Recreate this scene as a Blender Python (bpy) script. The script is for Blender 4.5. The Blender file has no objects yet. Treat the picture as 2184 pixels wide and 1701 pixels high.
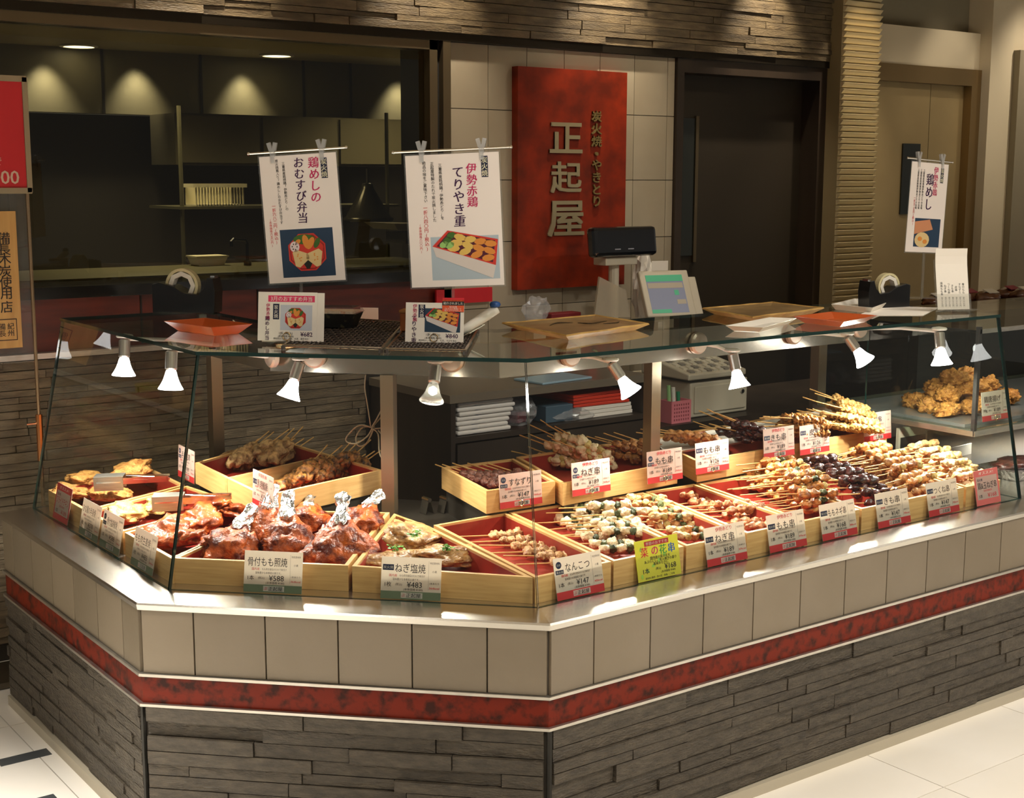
import bpy, bmesh, math, random
from math import sin, cos, pi, radians, sqrt, hypot, atan2
from mathutils import Matrix, Vector, noise
random.seed(7)
S = bpy.context.scene
COL = S.collection
# ------------------------------------------------------------------ camera
FPX, CXP, CYP = 2945.28, 1092.0, 850.5
YAW, PIT, ROL = 0.9369, 0.1585, 0.0022
CAM = Vector((-1.8556, -2.377, 1.6))
FW = Vector((cos(YAW)*cos(PIT), sin(YAW)*cos(PIT), -sin(PIT)))
r0 = Vector((sin(YAW), -cos(YAW), 0)); u0 = r0.cross(FW)
RT = cos(ROL)*r0 + sin(ROL)*u0
UP = -sin(ROL)*r0 + cos(ROL)*u0
cd = bpy.data.cameras.new('camera'); cam = bpy.data.objects.new('camera', cd); COL.objects.link(cam)
cd.sensor_width = 36.0; cd.sensor_fit = 'HORIZONTAL'; cd.lens = 36.0*FPX/2184.0
cd.clip_start = 0.05; cd.clip_end = 60
cam.matrix_world = Matrix(((RT.x, UP.x, -FW.x, CAM.x), (RT.y, UP.y, -FW.y, CAM.y), (RT.z, UP.z, -FW.z, CAM.z), (0, 0, 0, 1)))
S.camera = cam
def ray(x, y): return FW + RT*((x-CXP)/FPX) - UP*((y-CYP)/FPX)
def G(x, y, z):
    d = ray(x, y); return CAM + d*((z-CAM.z)/d.z)
def GY(x, y, Y):
    d = ray(x, y); return CAM + d*((Y-CAM.y)/d.y)
def GX(x, y, X):
    d = ray(x, y); return CAM + d*((X-CAM.x)/d.x)
# ------------------------------------------------------------------ world, view, lights
S.view_settings.view_transform = 'Standard'; S.view_settings.look = 'None'
S.view_settings.gamma = 1.0; S.view_settings.use_curve_mapping = False
S.view_settings.exposure = 0.0
try:
    S.cycles.transparent_max_bounces = 32; S.cycles.max_bounces = 8
    S.cycles.sample_clamp_indirect = 4.0; S.cycles.caustics_reflective = False; S.cycles.caustics_refractive = False
except Exception: pass
W = bpy.data.worlds.new('world'); S.world = W; W.use_nodes = True
W.node_tree.nodes['Background'].inputs[0].default_value = (1.0, 0.93, 0.80, 1)
W.node_tree.nodes['Background'].inputs[1].default_value = 0.16
def area(name, loc, size, power, color=(1, .95, .86), rot=(0, 0, 0), size_y=None):
    l = bpy.data.lights.new(name, 'AREA'); l.energy = power; l.color = color
    l.shape = 'RECTANGLE' if size_y else 'DISK'; l.size = size; l.spread = radians(130)
    if size_y: l.size_y = size_y
    o = bpy.data.objects.new(name, l); COL.objects.link(o); o.location = loc; o.rotation_euler = rot; return o
def spot(name, loc, target, power, angle, color=(1, .86, .66), blend=.5, rad=.02):
    l = bpy.data.lights.new(name, 'SPOT'); l.energy = power; l.color = color; l.spot_size = radians(angle)
    l.spot_blend = blend; l.shadow_soft_size = rad
    o = bpy.data.objects.new(name, l); COL.objects.link(o); o.location = loc
    d = (Vector(target)-Vector(loc)).normalized(); o.rotation_euler = d.to_track_quat('-Z', 'Y').to_euler(); return o
# ceiling light panels of the hall in front of and beside the stall
for k, (x, y) in enumerate([(-2.6, -.6), (-1.2, -2.4), (0.4, -1.5), (2.2, -1.5), (4.2, -1.5), (0.6, -3.6), (3.0, -3.6), (-3.0, 1.6)]):
    area('ceiling_panel_light', (x, y, 2.72), .7, 15 if x < -2 else 28)
# wall washers along the stone band and the tiled wall
for x in (.2, 1.08, 1.98, 2.9):
    spot('washer_and_fill_light', (x, 1.93, 2.72), (x, 2.19, 2.0), 60, 60, blend=1.0)
spot('washer_and_fill_light', (3.49, 1.80, 2.72), (3.49, 2.08, 1.6), 55, 60, blend=.9)
spot('washer_and_fill_light', (2.15, 1.2, 2.70), (2.1, 2.2, 1.7), 17, 75, blend=.9)
spot('washer_and_fill_light', (4.15, 1.1, 2.70), (4.1, 2.2, 1.5), 16, 60, blend=.9)  # added fill spot that brightens the steel door, not a fitted washer
spot('washer_and_fill_light', (4.35, 1.75, 2.66), (4.35, 2.2, 2.12), 7, 60, blend=.9)
spot('washer_and_fill_light', (5.0, 1.5, 2.66), (5.0, 2.2, 2.0), 22, 70, blend=.9)
# downlights above the stall front
for (a, b) in (((-.4, -.9), (.2, .7)), ((1.0, -.7), (1.2, .7)), ((2.6, -.6), (2.2, .8))):
    spot('stall_downlight', (a[0], a[1], 2.72), (b[0], b[1], 1.3), 44, 60, (1, .95, .86), .8, .05)
fl = area('floor_fill_light', (-1.45, .55, 2.72), .3, 18); fl.data.spread = radians(46)  # added narrow fill that lifts the floor left of the counter, no fitting there
# kitchen downlights behind the window
for x in (0.28, 0.72, 1.28, 2.2, 2.75):
    spot('kitchen_light', (x, 4.10, 2.18), (x, 4.195, 1.85), 13, 74, (1, .97, .88), 1.0)
area('kitchen_area_light', (.4, 3.2, 2.19), .5, 10, (1, .9, .62)); area('kitchen_area_light', (1.9, 3.4, 2.19), .5, 8, (1, .9, .62))

# ------------------------------------------------------------------ materials
MATS = {}
def rgb(r, g, b):
    f = lambda c: (c/255/12.92) if c/255 <= .04045 else ((c/255+.055)/1.055)**2.4
    return (f(r), f(g), f(b))
def mat(name, col, rough=.5, metal=0., col2=None, scale=8., stretch=(1, 1, 1), contrast=(.35, .65), bump=0., bscale=60., emit=None, estr=0., vary=0., detail=4., spec=.5, coat=0., trans=0.):
    if name in MATS: return MATS[name]
    m = bpy.data.materials.new(name); m.use_nodes = True; MATS[name] = m
    nt = m.node_tree; N = nt.nodes; L = nt.links; b = N['Principled BSDF']
    b.inputs['Base Color'].default_value = (*col, 1); b.inputs['Roughness'].default_value = rough; b.inputs['Metallic'].default_value = metal
    b.inputs['Specular IOR Level'].default_value = spec
    if coat: b.inputs['Coat Weight'].default_value = coat; b.inputs['Coat Roughness'].default_value = .2
    tc = None
    if col2 is not None or bump:
        tc = N.new('ShaderNodeTexCoord'); mp = N.new('ShaderNodeMapping'); mp.inputs['Scale'].default_value = stretch
        L.new(tc.outputs['Object'], mp.inputs[0])
        oi = N.new('ShaderNodeObjectInfo'); ad = N.new('ShaderNodeVectorMath'); ad.operation = 'MULTIPLY_ADD'
        L.new(oi.outputs['Random'], ad.inputs[0]); ad.inputs[1].default_value = (7.3, 3.1, 5.7) if vary else (0, 0, 0); L.new(mp.outputs[0], ad.inputs[2])
    out = None
    if col2 is not None:
        n = N.new('ShaderNodeTexNoise'); n.inputs['Scale'].default_value = scale; n.inputs['Detail'].default_value = detail
        L.new(ad.outputs[0], n.inputs['Vector'])
        cr = N.new('ShaderNodeValToRGB'); cr.color_ramp.elements[0].position = contrast[0]; cr.color_ramp.elements[1].position = contrast[1]
        cr.color_ramp.elements[0].color = (*col2, 1); cr.color_ramp.elements[1].color = (*col, 1)
        L.new(n.outputs[0], cr.inputs[0]); out = cr.outputs[0]
    if vary:
        if out is None:
            oi = N.new('ShaderNodeObjectInfo'); v = N.new('ShaderNodeRGB'); v.outputs[0].default_value = (*col, 1); out = v.outputs[0]
        hs = N.new('ShaderNodeHueSaturation'); mr = N.new('ShaderNodeMapRange')
        mr.inputs[3].default_value = 1-vary; mr.inputs[4].default_value = 1+vary
        L.new(oi.outputs['Random'], mr.inputs[0]); L.new(mr.outputs[0], hs.inputs['Value']); L.new(out, hs.inputs['Color']); out = hs.outputs[0]
    if out is not None: L.new(out, b.inputs['Base Color'])
    if bump:
        n2 = N.new('ShaderNodeTexNoise'); n2.inputs['Scale'].default_value = bscale; n2.inputs['Detail'].default_value = 3
        L.new(ad.outputs[0], n2.inputs['Vector'])
        bp = N.new('ShaderNodeBump'); bp.inputs['Strength'].default_value = bump; bp.inputs['Distance'].default_value = .01
        L.new(n2.outputs[0], bp.inputs['Height']); L.new(bp.outputs[0], b.inputs['Normal'])
    if trans:                                                        # thin paper lets light through from behind
        tl = N.new('ShaderNodeBsdfTranslucent'); tl.inputs[0].default_value = (*col, 1); mx = N.new('ShaderNodeMixShader'); mx.inputs[0].default_value = trans
        L.new(b.outputs[0], mx.inputs[1]); L.new(tl.outputs[0], mx.inputs[2]); L.new(mx.outputs[0], N['Material Output'].inputs[0])
    if emit is not None:
        b.inputs['Emission Color'].default_value = (*emit, 1); b.inputs['Emission Strength'].default_value = estr
    return m
def glass(name, tint=(.97, .985, .97), ior=1.45, haze=0., hcol=(.8, .8, .78), rough=0.):
    if name in MATS: return MATS[name]
    m = bpy.data.materials.new(name); m.use_nodes = True; MATS[name] = m
    nt = m.node_tree; N = nt.nodes; L = nt.links; N.remove(N['Principled BSDF'])
    tr = N.new('ShaderNodeBsdfTransparent'); tr.inputs[0].default_value = (*tint, 1)
    gl = N.new('ShaderNodeBsdfGlossy'); gl.inputs['Roughness'].default_value = rough; gl.inputs[0].default_value = (.95, .95, .95, 1)
    fr = N.new('ShaderNodeFresnel'); fr.inputs[0].default_value = ior
    ge = N.new('ShaderNodeNewGeometry'); sb = N.new('ShaderNodeMath'); sb.operation = 'SUBTRACT'; sb.inputs[0].default_value = 1
    L.new(ge.outputs['Backfacing'], sb.inputs[1]); mu = N.new('ShaderNodeMath'); mu.operation = 'MULTIPLY'
    L.new(fr.outputs[0], mu.inputs[0]); L.new(sb.outputs[0], mu.inputs[1])
    mx = N.new('ShaderNodeMixShader'); L.new(mu.outputs[0], mx.inputs[0])
    base = tr.outputs[0]
    if haze:
        df = N.new('ShaderNodeBsdfDiffuse'); df.inputs[0].default_value = (*hcol, 1)
        m2 = N.new('ShaderNodeMixShader'); m2.inputs[0].default_value = haze; L.new(tr.outputs[0], m2.inputs[1]); L.new(df.outputs[0], m2.inputs[2]); base = m2.outputs[0]
    L.new(base, mx.inputs[1]); L.new(gl.outputs[0], mx.inputs[2]); L.new(mx.outputs[0], N['Material Output'].inputs[0])
    return m
GLASS = glass('clear_glass'); ACRYL = glass('clear_acrylic', (.95, .95, .94), 1.49, .06); FILM = glass('plastic_film', (.93, .93, .93), 1.5, .22, (.8, .8, .82), .12)
LAMPG = glass('lamp_glass', (.95, .95, .93), 1.5, .25, (.9, .88, .8))
EDGE = mat('glass_edge', (.004, .022, .018), .08, spec=.8)
STEEL = mat('brushed_steel', rgb(214, 209, 200), .3, .9, rgb(192, 186, 176), 30, (1, 1, 14), (.3, .7))
STEELD = mat('dark_steel', rgb(120, 112, 98), .34, .9)
CHROME = mat('chrome', (.85, .84, .82), .12, 1.)
GOLD = mat('gold_wire', (.75, .52, .2), .22, 1.)
WOOD = mat('pale_wood', rgb(222, 180, 116), .5, 0, rgb(200, 154, 92), 9, (1, 1, 16), (.3, .75), .06, 40, vary=.05)
LACQ = mat('red_lacquer', rgb(158, 52, 38), .35, 0, rgb(136, 40, 28), 14, vary=.03)
DECK = mat('dark_deck', rgb(72, 66, 58), .3, .5)
TILEC = mat('taupe_tile', rgb(128, 115, 97), .42, 0, rgb(121, 108, 89), 3.5, vary=.10, bump=.03, bscale=90)
TILEW = mat('wall_tile', rgb(164, 153, 133), .35, 0, rgb(155, 143, 122), 3, vary=.04)
GROUT = mat('grout', rgb(70, 62, 52), .8)
STONE = mat('slate', rgb(84, 75, 62), .55, 0, rgb(58, 51, 42), 26, (1, 1, 3), (.3, .72), .7, 70, vary=.12)
STONEB = mat('wall_slate', rgb(140, 124, 100), .5, 0, rgb(100, 86, 68), 10, (1, 1, 5), (.3, .72), .4, 55, vary=.14)
STONEBACK = mat('slate_backing', rgb(52, 45, 37), .8)
REDM = mat('red_marble', rgb(112, 31, 11), .45, 0, rgb(54, 20, 10), 34, (1, 1, 1), (.34, .54), detail=8, spec=.2)
BLACK = mat('black_plastic', (.008, .008, .009), .25)
BLACKM = mat('matt_black', (.012, .011, .010), .6)
WHITE = mat('white_paper', rgb(240, 232, 220), .6)
WHITEP = mat('white_plastic', rgb(232, 226, 214), .35)
BEIGE = mat('beige_plastic', rgb(206, 197, 176), .45)
DWOOD = mat('dark_wood', rgb(58, 47, 37), .4, 0, rgb(44, 35, 28), 5, (1, 1, .15))
INK = mat('black_ink', (.012, .011, .012), .6)
INKR = mat('red_ink', rgb(200, 40, 50), .6)
INKM = mat('magenta_ink', rgb(190, 36, 92), .6)
INKP = mat('purple_ink', rgb(58, 16, 66), .6)
NAVY = mat('navy_print', rgb(24, 30, 62), .6)
CARDR = mat('red_band_print', rgb(176, 40, 42), .5)
CARDG = mat('green_band_print', rgb(92, 104, 78), .5)
CARDW = mat('card_cream', rgb(240, 232, 220), .55, trans=.6)
CARDP = mat('card_pink', rgb(238, 212, 198), .55, trans=.4)
YELL = mat('card_yellow', rgb(226, 220, 76), .55, trans=.35)
CORD = mat('grey_cord', rgb(150, 140, 112), .6)

# ------------------------------------------------------------------ mesh helpers
class MB:
    def __init__(s): s.v = []; s.f = []; s.m = []
    def add(s, vs, fs, mi=0):
        o = len(s.v); s.v += [tuple(x) for x in vs]; s.f += [tuple(i+o for i in f) for f in fs]; s.m += [mi]*len(fs); return s
    def box(s, c, d, M=None, mi=0):
        c = Vector(c); x, y, z = d[0]/2, d[1]/2, d[2]/2
        vs = [Vector((sx*x, sy*y, sz*z)) for sz in (-1, 1) for sy in (-1, 1) for sx in (-1, 1)]
        if M is not None: vs = [M @ p for p in vs]
        return s.add([c+p for p in vs], [(0, 2, 3, 1), (4, 5, 7, 6), (0, 1, 5, 4), (2, 6, 7, 3), (0, 4, 6, 2), (1, 3, 7, 5)], mi)
    def span(s, a, b, mi=0):
        a, b = Vector(a), Vector(b); return s.box((a+b)/2, [abs(q) for q in (b-a)], None, mi)
    def prism(s, poly, z0, z1, mi=0, z1l=None):
        n = len(poly); ar = sum(poly[i][0]*poly[(i+1) % n][1]-poly[(i+1) % n][0]*poly[i][1] for i in range(n))
        if ar < 0: poly = poly[::-1]
        vs = [(p[0], p[1], z0) for p in poly]+[(p[0], p[1], z1) for p in poly]
        return s.add(vs, [tuple(range(n))[::-1], tuple(range(n, 2*n))]+[(i, (i+1) % n, (i+1) % n+n, i+n) for i in range(n)], mi)
    def hexa(s, b, t, mi=0):
        return s.add(list(b)+list(t), [(3, 2, 1, 0), (4, 5, 6, 7)]+[(i, (i+1) % 4, (i+1) % 4+4, i+4) for i in range(4)], mi)
    def tube(s, path, r, n=6, closed=False, mi=0):
        path = [Vector(p) for p in path]; k = len(path); vs = []; prev = None
        for i, p in enumerate(path):
            a = path[i-1] if (i > 0 or closed) else p; b = path[(i+1) % k] if (i < k-1 or closed) else p
            t = (b-a).normalized(); q = prev if prev is not None else (Vector((0, 0, 1)) if abs(t.z) < .9 else Vector((1, 0, 0)))
            e = (q-t*q.dot(t)).normalized(); prev = e; f = t.cross(e); rr = r[i] if isinstance(r, (list, tuple)) else r
            vs += [p+e*rr*cos(2*pi*j/n)+f*rr*sin(2*pi*j/n) for j in range(n)]
        fs = []
        for i in range(k if closed else k-1):
            for j in range(n):
                a = i*n+j; b = i*n+(j+1) % n; c = ((i+1) % k)*n+(j+1) % n; d = ((i+1) % k)*n+j; fs.append((a, b, c, d))
        if not closed: fs += [tuple(range(n))[::-1], tuple((k-1)*n+j for j in range(n))]
        return s.add(vs, fs, mi)
    def lathe(s, prof, c=(0, 0, 0), n=20, M=None, mi=0, ring=False):
        vs = []
        for (r, z) in prof:
            for j in range(n):
                p = Vector((r*cos(2*pi*j/n), r*sin(2*pi*j/n), z)); vs.append(Vector(c)+(M @ p if M is not None else p))
        fs = [(i*n+j, i*n+(j+1) % n, (i+1)*n+(j+1) % n, (i+1)*n+j) for i in range(len(prof)-1) for j in range(n)]
        if ring: k = len(prof)-1; fs += [(k*n+j, k*n+(j+1) % n, (j+1) % n, j) for j in range(n)]
        else: fs += [tuple(range(n))[::-1], tuple((len(prof)-1)*n+j for j in range(n))]
        return s.add(vs, fs, mi)
    def poly(s, pts, z=0, t=.0004, mi=0): return s.prism(pts, z, z+t, mi)
    def mesh(s, me, M, mi=0):
        return s.add([M @ v.co for v in me.vertices], [tuple(p.vertices) for p in me.polygons], mi)
    def data(s, name, mats, smooth=False, rn=True):
        me = bpy.data.meshes.new(name); me.from_pydata(s.v, [], s.f)
        for m in (mats if isinstance(mats, (list, tuple)) else [mats]): me.materials.append(m)
        me.polygons.foreach_set('material_index', s.m)
        if rn:
            bm = bmesh.new(); bm.from_mesh(me); bmesh.ops.recalc_face_normals(bm, faces=bm.faces); bm.to_mesh(me); bm.free()
        if smooth: me.polygons.foreach_set('use_smooth', [True]*len(s.f))
        me.update(); return me
    def build(s, name, mats, parent=None, smooth=False, local=False, loc=None, bevel=0):
        if parent is not None and not local:
            Mi = parent.matrix_basis.inverted(); s.v = [tuple(Mi @ Vector(p)) for p in s.v]
        if parent is None and loc is None:
            xs = [p[0] for p in s.v]; ys = [p[1] for p in s.v]; loc = ((min(xs)+max(xs))/2, (min(ys)+max(ys))/2, min(p[2] for p in s.v))
        if loc is not None and not local: s.v = [(p[0]-loc[0], p[1]-loc[1], p[2]-loc[2]) for p in s.v]
        o = bpy.data.objects.new(name, s.data(name, mats, smooth)); COL.objects.link(o)
        if loc is not None: o.location = loc
        if parent is not None: o.parent = parent
        if bevel:
            b = o.modifiers.new('bevel', 'BEVEL'); b.width = bevel; b.segments = 2; b.limit_method = 'ANGLE'
        return o
def tag(o, label, cat, group=None):
    o['label'] = label; o['category'] = cat
    if group: o['group'] = group
    return o
def thing(name, label, cat, loc=(0, 0, 0), group=None, M=None):
    o = bpy.data.objects.new(name, None); COL.objects.link(o); o.empty_display_size = .05
    if M is not None: o.matrix_basis = M
    else: o.location = loc; o.matrix_basis = Matrix.Translation(loc)
    return tag(o, label, cat, group)
def struct(name, loc=(0, 0, 0)):
    o = bpy.data.objects.new(name, None); COL.objects.link(o); o.matrix_basis = Matrix.Translation(loc); o['kind'] = 'structure'; return o
def inst(name, me, parent, M):
    o = bpy.data.objects.new(name, me); COL.objects.link(o); o.parent = parent; o.matrix_basis = M; return o
def frame(o, u, v):
    u = Vector(u).normalized(); v = Vector(v); v = (v-u*v.dot(u)).normalized(); n = u.cross(v)
    return Matrix(((u.x, v.x, n.x, o[0]), (u.y, v.y, n.y, o[1]), (u.z, v.z, n.z, o[2]), (0, 0, 0, 1)))
TXT = {}
def tmesh(s, bold=0., shear=0., vert=False):
    bold = 0; k = (s, bold, shear, vert)
    if k not in TXT:
        c = bpy.data.curves.new('t', 'FONT'); c.body = '\n'.join(s) if vert else s; c.resolution_u = 2; c.align_x = 'CENTER'; c.align_y = 'CENTER'
        c.offset = 0; c.shear = shear; c.space_line = .98
        o = bpy.data.objects.new('t', c); TXT[k] = bpy.data.meshes.new_from_object(o)
        bpy.data.objects.remove(o); bpy.data.curves.remove(c)
    return TXT[k]
class Print:
    """flat print gathered on a local plane, one mesh per ink"""
    def __init__(s): s.d = {}
    def b(s, m): return s.d.setdefault(m.name, (m, MB()))[1]
    def t(s, txt, x, y, size, m, z=.001, bold=0., shear=0., vert=False, w=None, rot=0., sx=1.):
        me = tmesh(txt, bold, shear, vert); f = size
        xs = [v.co.x for v in me.vertices]; cx = (min(xs)+max(xs))/2 if xs else 0
        ys = [v.co.y for v in me.vertices]; cy = (min(ys)+max(ys))/2 if ys else 0
        if w and xs: sx = w/((max(xs)-min(xs))*f)
        for k in ((-.5, .5) if bold else (0,)):
            s.b(m).mesh(me, Matrix.Translation((x, y, z)) @ Matrix.Rotation(rot, 4, 'Z') @ Matrix.Diagonal((f*sx, f, 1, 1)) @ Matrix.Translation((-cx+k*min(bold, .035)*1.3, -cy, (k+.5)*.0001)))
        return s
    def rect(s, x0, y0, x1, y1, m, z=.0006, t=.0002): s.b(m).prism([(x0, y0), (x1, y0), (x1, y1), (x0, y1)], z, z+t); return s
    def poly(s, pts, m, z=.0008, t=.0002): s.b(m).prism(pts, z, z+t); return s
    def ell(s, x, y, rx, ry, m, z=.001, n=14, rot=0.):
        return s.poly([(x+rx*cos(2*pi*i/n)*cos(rot)-ry*sin(2*pi*i/n)*sin(rot), y+rx*cos(2*pi*i/n)*sin(rot)+ry*sin(2*pi*i/n)*cos(rot)) for i in range(n)], m, z)
    def build(s, parent):
        for k, (m, mb) in s.d.items():
            if mb.v: mb.build('printing' if 'ink' not in k else 'lettering', m, parent, local=True)
def qrect(p): return [(q.x, q.y) for q in p]
# ------------------------------------------------------------------ counter outline
AX = .699
def AB(o):
    s = o*sqrt(2); return (-AX+o, s+AX-o), (s-o, o)
def path(o, yl, xr):
    a, b = AB(o); return [(-AX+o, yl), a, b, (xr, o)]
def sweep(mb, prof, yl, xr, mi=0):
    P = [path(o, yl, xr) for o, z in prof]; n = len(prof); vs = []
    for k in range(4): vs += [(P[i][k][0], P[i][k][1], prof[i][1]) for i in range(n)]
    fs = [(k*n+i, k*n+(i+1) % n, (k+1)*n+(i+1) % n, (k+1)*n+i) for k in range(3) for i in range(n)]
    return mb.add(vs, fs+[tuple(range(n)), tuple(3*n+i for i in range(n))[::-1]], mi)
# ================================================================== SETTING
WY = 2.2                                                            # plane of the back wall
# floor: big polished cream tiles, some narrow dark inlays
FT = mat('cream_floor_tile', rgb(246, 240, 230), .2, 0, rgb(238, 231, 218), 2, vary=.015)
FTD = mat('dark_floor_inlay', rgb(70, 74, 76), .3)
floor = struct('floor')
MB().span((-6, -5, -.03), (9, 6, -.008)).build('screed', GROUT, floor)
TS = .628; G0 = .0015
for i in range(-4, 6):
    for j in range(-3, 4):
        x0 = -.754+TS*i*1.0; x0 = 1.13+TS*(i-3); y0 = -.262+TS*j
        if x0 > 3.2 or x0 < -2.3: continue
        MB().span((x0+G0, y0+G0, -.008), (x0+TS-G0, y0+TS-G0, 0)).build('tile', FT, floor)
m = MB()
for i in range(-4, 12):
    for j in range(-7, 8):
        x0 = 1.13+TS*(i-3); y0 = -.262+TS*j
        if (x0 > 3.2 or x0 < -2.3) or j < -3 or j > 3: m.span((x0+G0, y0+G0, -.008), (x0+TS-G0, y0+TS-G0, 0))
o = m.build('far_tiles', FT, floor); o['kind'] = 'stuff'
for (x0, y0, x1, y1) in ((-.86, 1.345, -.72, 1.395), (-.99, 1.02, -.80, 1.09)):
    MB().span((x0, y0, 0), (x1, y1, .0015)).build('inlay', FTD, floor)
# ceiling
CEILM = mat('ceiling_paint', rgb(176, 160, 132), .8)
ceil = struct('ceiling')
MB().span((-5, -5, 2.75), (9.5, 1.72, 2.82)).build('ceiling_board', CEILM, ceil)
MB().span((3.66, 1.72, 2.75), (9.5, 6.5, 2.82)).build('ceiling_board', CEILM, ceil)
MB().span((-5, 1.72, 2.75), (3.66, 2.3, 2.82)).build('ceiling_board', CEILM, ceil)

def ledge(parent, m, backm, x0, x1, z0, z1, y, row=(.022, .036), ln=(.12, .42), proud=.014, seed=1, mapf=None, gap=.0004, minz=None):
    """rows of split stone strips, each strip a part; mapf(s, d, z) -> point"""
    R = random.Random(seed); z = z0; k = 0
    if mapf is None: mapf = lambda s, d, zz: (s, y-d, zz)
    while z < z1-.006:
        h = R.uniform(*row); h = min(h, z1-z)
        if z1-z-h < .012: h = z1-z
        x = x0-R.uniform(0, .2)
        while x < x1:
            l = R.uniform(*ln); a = max(x, x0); b = min(x+l, x1); x += l
            if b-a < .012: continue
            if x1-b < .03 and x < x1: b = x1; x = x1
            d = R.uniform(.004, proud+.003); d2 = d+R.uniform(-.003, .003); q = R.uniform(-.0012, .0012)
            c = .0008
            bt = [mapf(a+gap, 0, z+gap), mapf(b-gap, 0, z+gap), mapf(b-gap, 0, z+h-gap), mapf(a+gap, 0, z+h-gap)]
            tp = [mapf(a+gap+c, d+q, z+gap+c), mapf(b-gap-c, d2-q, z+gap+c), mapf(b-gap-c, d2+q, z+h-gap-c), mapf(a+gap+c, d, z+h-gap-c)]
            o = MB().hexa(bt, tp).build('stone', m, parent); k += 1
        z += h
    return k

# back wall: low stone wall, red panel, sill, window, tiled pier, door, ribbed column, steel door
wall = struct('wall_back')
MB().span((-1.6, WY, 0), (1.19, WY+.12, 1.012)).build('backing', STONEBACK, wall)
ledge(wall, STONEB, None, -1.58, .80, .06, 1.005, WY, (.02, .036), (.14, .52), .014, 3)
MB().span((-1.6, WY-.05, 1.012), (1.19, WY+.12, 1.03)).build('steel_ledge', STEEL, wall)
MB().span((-1.6, WY, 1.03), (1.19, WY+.12, 1.205)).build('red_panel', mat('red_wood_panel', rgb(104, 34, 16), .35, 0, rgb(70, 22, 12), 4, (1, 1, 6)), wall)
for x in (-.08, .36):
    MB().span((x, WY-.004, 1.035), (x+.006, WY+.01, 1.2)).build('panel_joint', BLACKM, wall)
MB().span((-1.6, WY-.04, 1.205), (1.19, WY+.2, 1.243)).build('window_sill', mat('black_granite', (.01, .01, .009), .15), wall)
# header band of slate over everything
MB().span((-1.6, WY, 2.15), (3.36, WY+.3, 2.75)).build('backing', STONEBACK, wall)
ledge(wall, mat('band_slate', rgb(118, 102, 76), .5, 0, rgb(74, 63, 48), 10, (1, 1, 5), (.3, .72), .4, 55, vary=.14), None, -1.3, 3.36, 2.15, 2.56, WY-.03, (.022, .036), (.14, .5), .014, 5)
MB().span((-1.6, WY-.032, 2.12), (3.36, WY+.1, 2.15)).build('band_edge', mat('dark_bronze', rgb(46, 40, 32), .35, .7), wall)
# tiled pier
MB().span((1.19, WY+.006, 0), (2.39, WY+.14, 2.15)).build('pier', GROUT, wall)
xs = [1.193, 1.385, 1.577, 1.769, 1.961, 2.153, 2.345, 2.388]; zs = [.52, .80, 1.078, 1.345, 1.593, 1.869, 2.12]
for i in range(len(xs)-1):
    for j in range(len(zs)-1):
        MB().span((xs[i]+.0015, WY-.004, zs[j]+.0015), (xs[i+1]-.0015, WY+.01, zs[j+1]-.0015)).build('tile', TILEW, wall)
# window 1 with its metal frame
win = struct('window_1')
BRZ = mat('bronze_frame', rgb(112, 98, 76), .32, .75)
MB().span((1.10, WY-.02, 1.243), (1.135, WY+.06, 2.12)).build('window_frame', BRZ, win)
MB().span((1.155, WY-.03, 1.03), (1.19, WY+.06, 2.12)).build('window_frame', BRZ, win)
MB().span((1.135, WY, 1.243), (1.155, WY+.06, 2.12)).build('window_frame', BLACKM, win)
MB().span((-1.6, WY-.02, 2.085), (1.135, WY+.06, 2.12)).build('window_frame', BRZ, win)
MB().span((-1.6, WY+.02, 1.243), (1.10, WY+.03, 2.085)).build('pane', [glass('kitchen_window_glass', (.76, .73, .64), 1.5)], win)
# door 1: dark panel door in a recess
door = struct('door_1')
DOORM = mat('dark_bronze_door', rgb(50, 43, 33), .45, .2)
MB().span((2.39, WY-.02, 0), (2.43, WY+.14, 2.12)).build('door_frame', DWOOD, door)
MB().span((3.31, WY-.02, 0), (3.36, WY+.14, 2.12)).build('door_frame', DWOOD, door)
MB().span((2.43, WY-.02, 2.06), (3.31, WY+.14, 2.12)).build('door_frame', DWOOD, door)
MB().span((2.43, WY+.09, 0), (3.31, WY+.13, 2.06)).build('door_leaf', DOORM, door)
MB().span((2.46, WY+.082, 1.25), (2.60, WY+.092, 1.87)).build('door_window', mat('dark_glass', (.02, .022, .018), .06), door)
MB().span((2.60, WY+.076, 1.22), (2.618, WY+.092, 1.88)).build('door_handle', BRZ, door)
# ribbed column
colm = struct('trim_1')
MB().span((3.36, WY-.10, 0), (3.63, WY+.14, 2.75)).build('column_core', mat('column_core', rgb(150, 134, 100), .6), colm)
RIB = mat('rib_cream', rgb(206, 190, 152), .45, vary=.03)
z = .52
while z < 2.7:
    MB().hexa([(3.363, WY-.10, z), (3.627, WY-.10, z), (3.627, WY-.10, z+.026), (3.363, WY-.10, z+.026)], [(3.365, WY-.106, z+.002), (3.625, WY-.106, z+.002), (3.625, WY-.124, z+.022), (3.365, WY-.124, z+.022)]).build('rib', RIB, colm)
    z += .029
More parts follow.
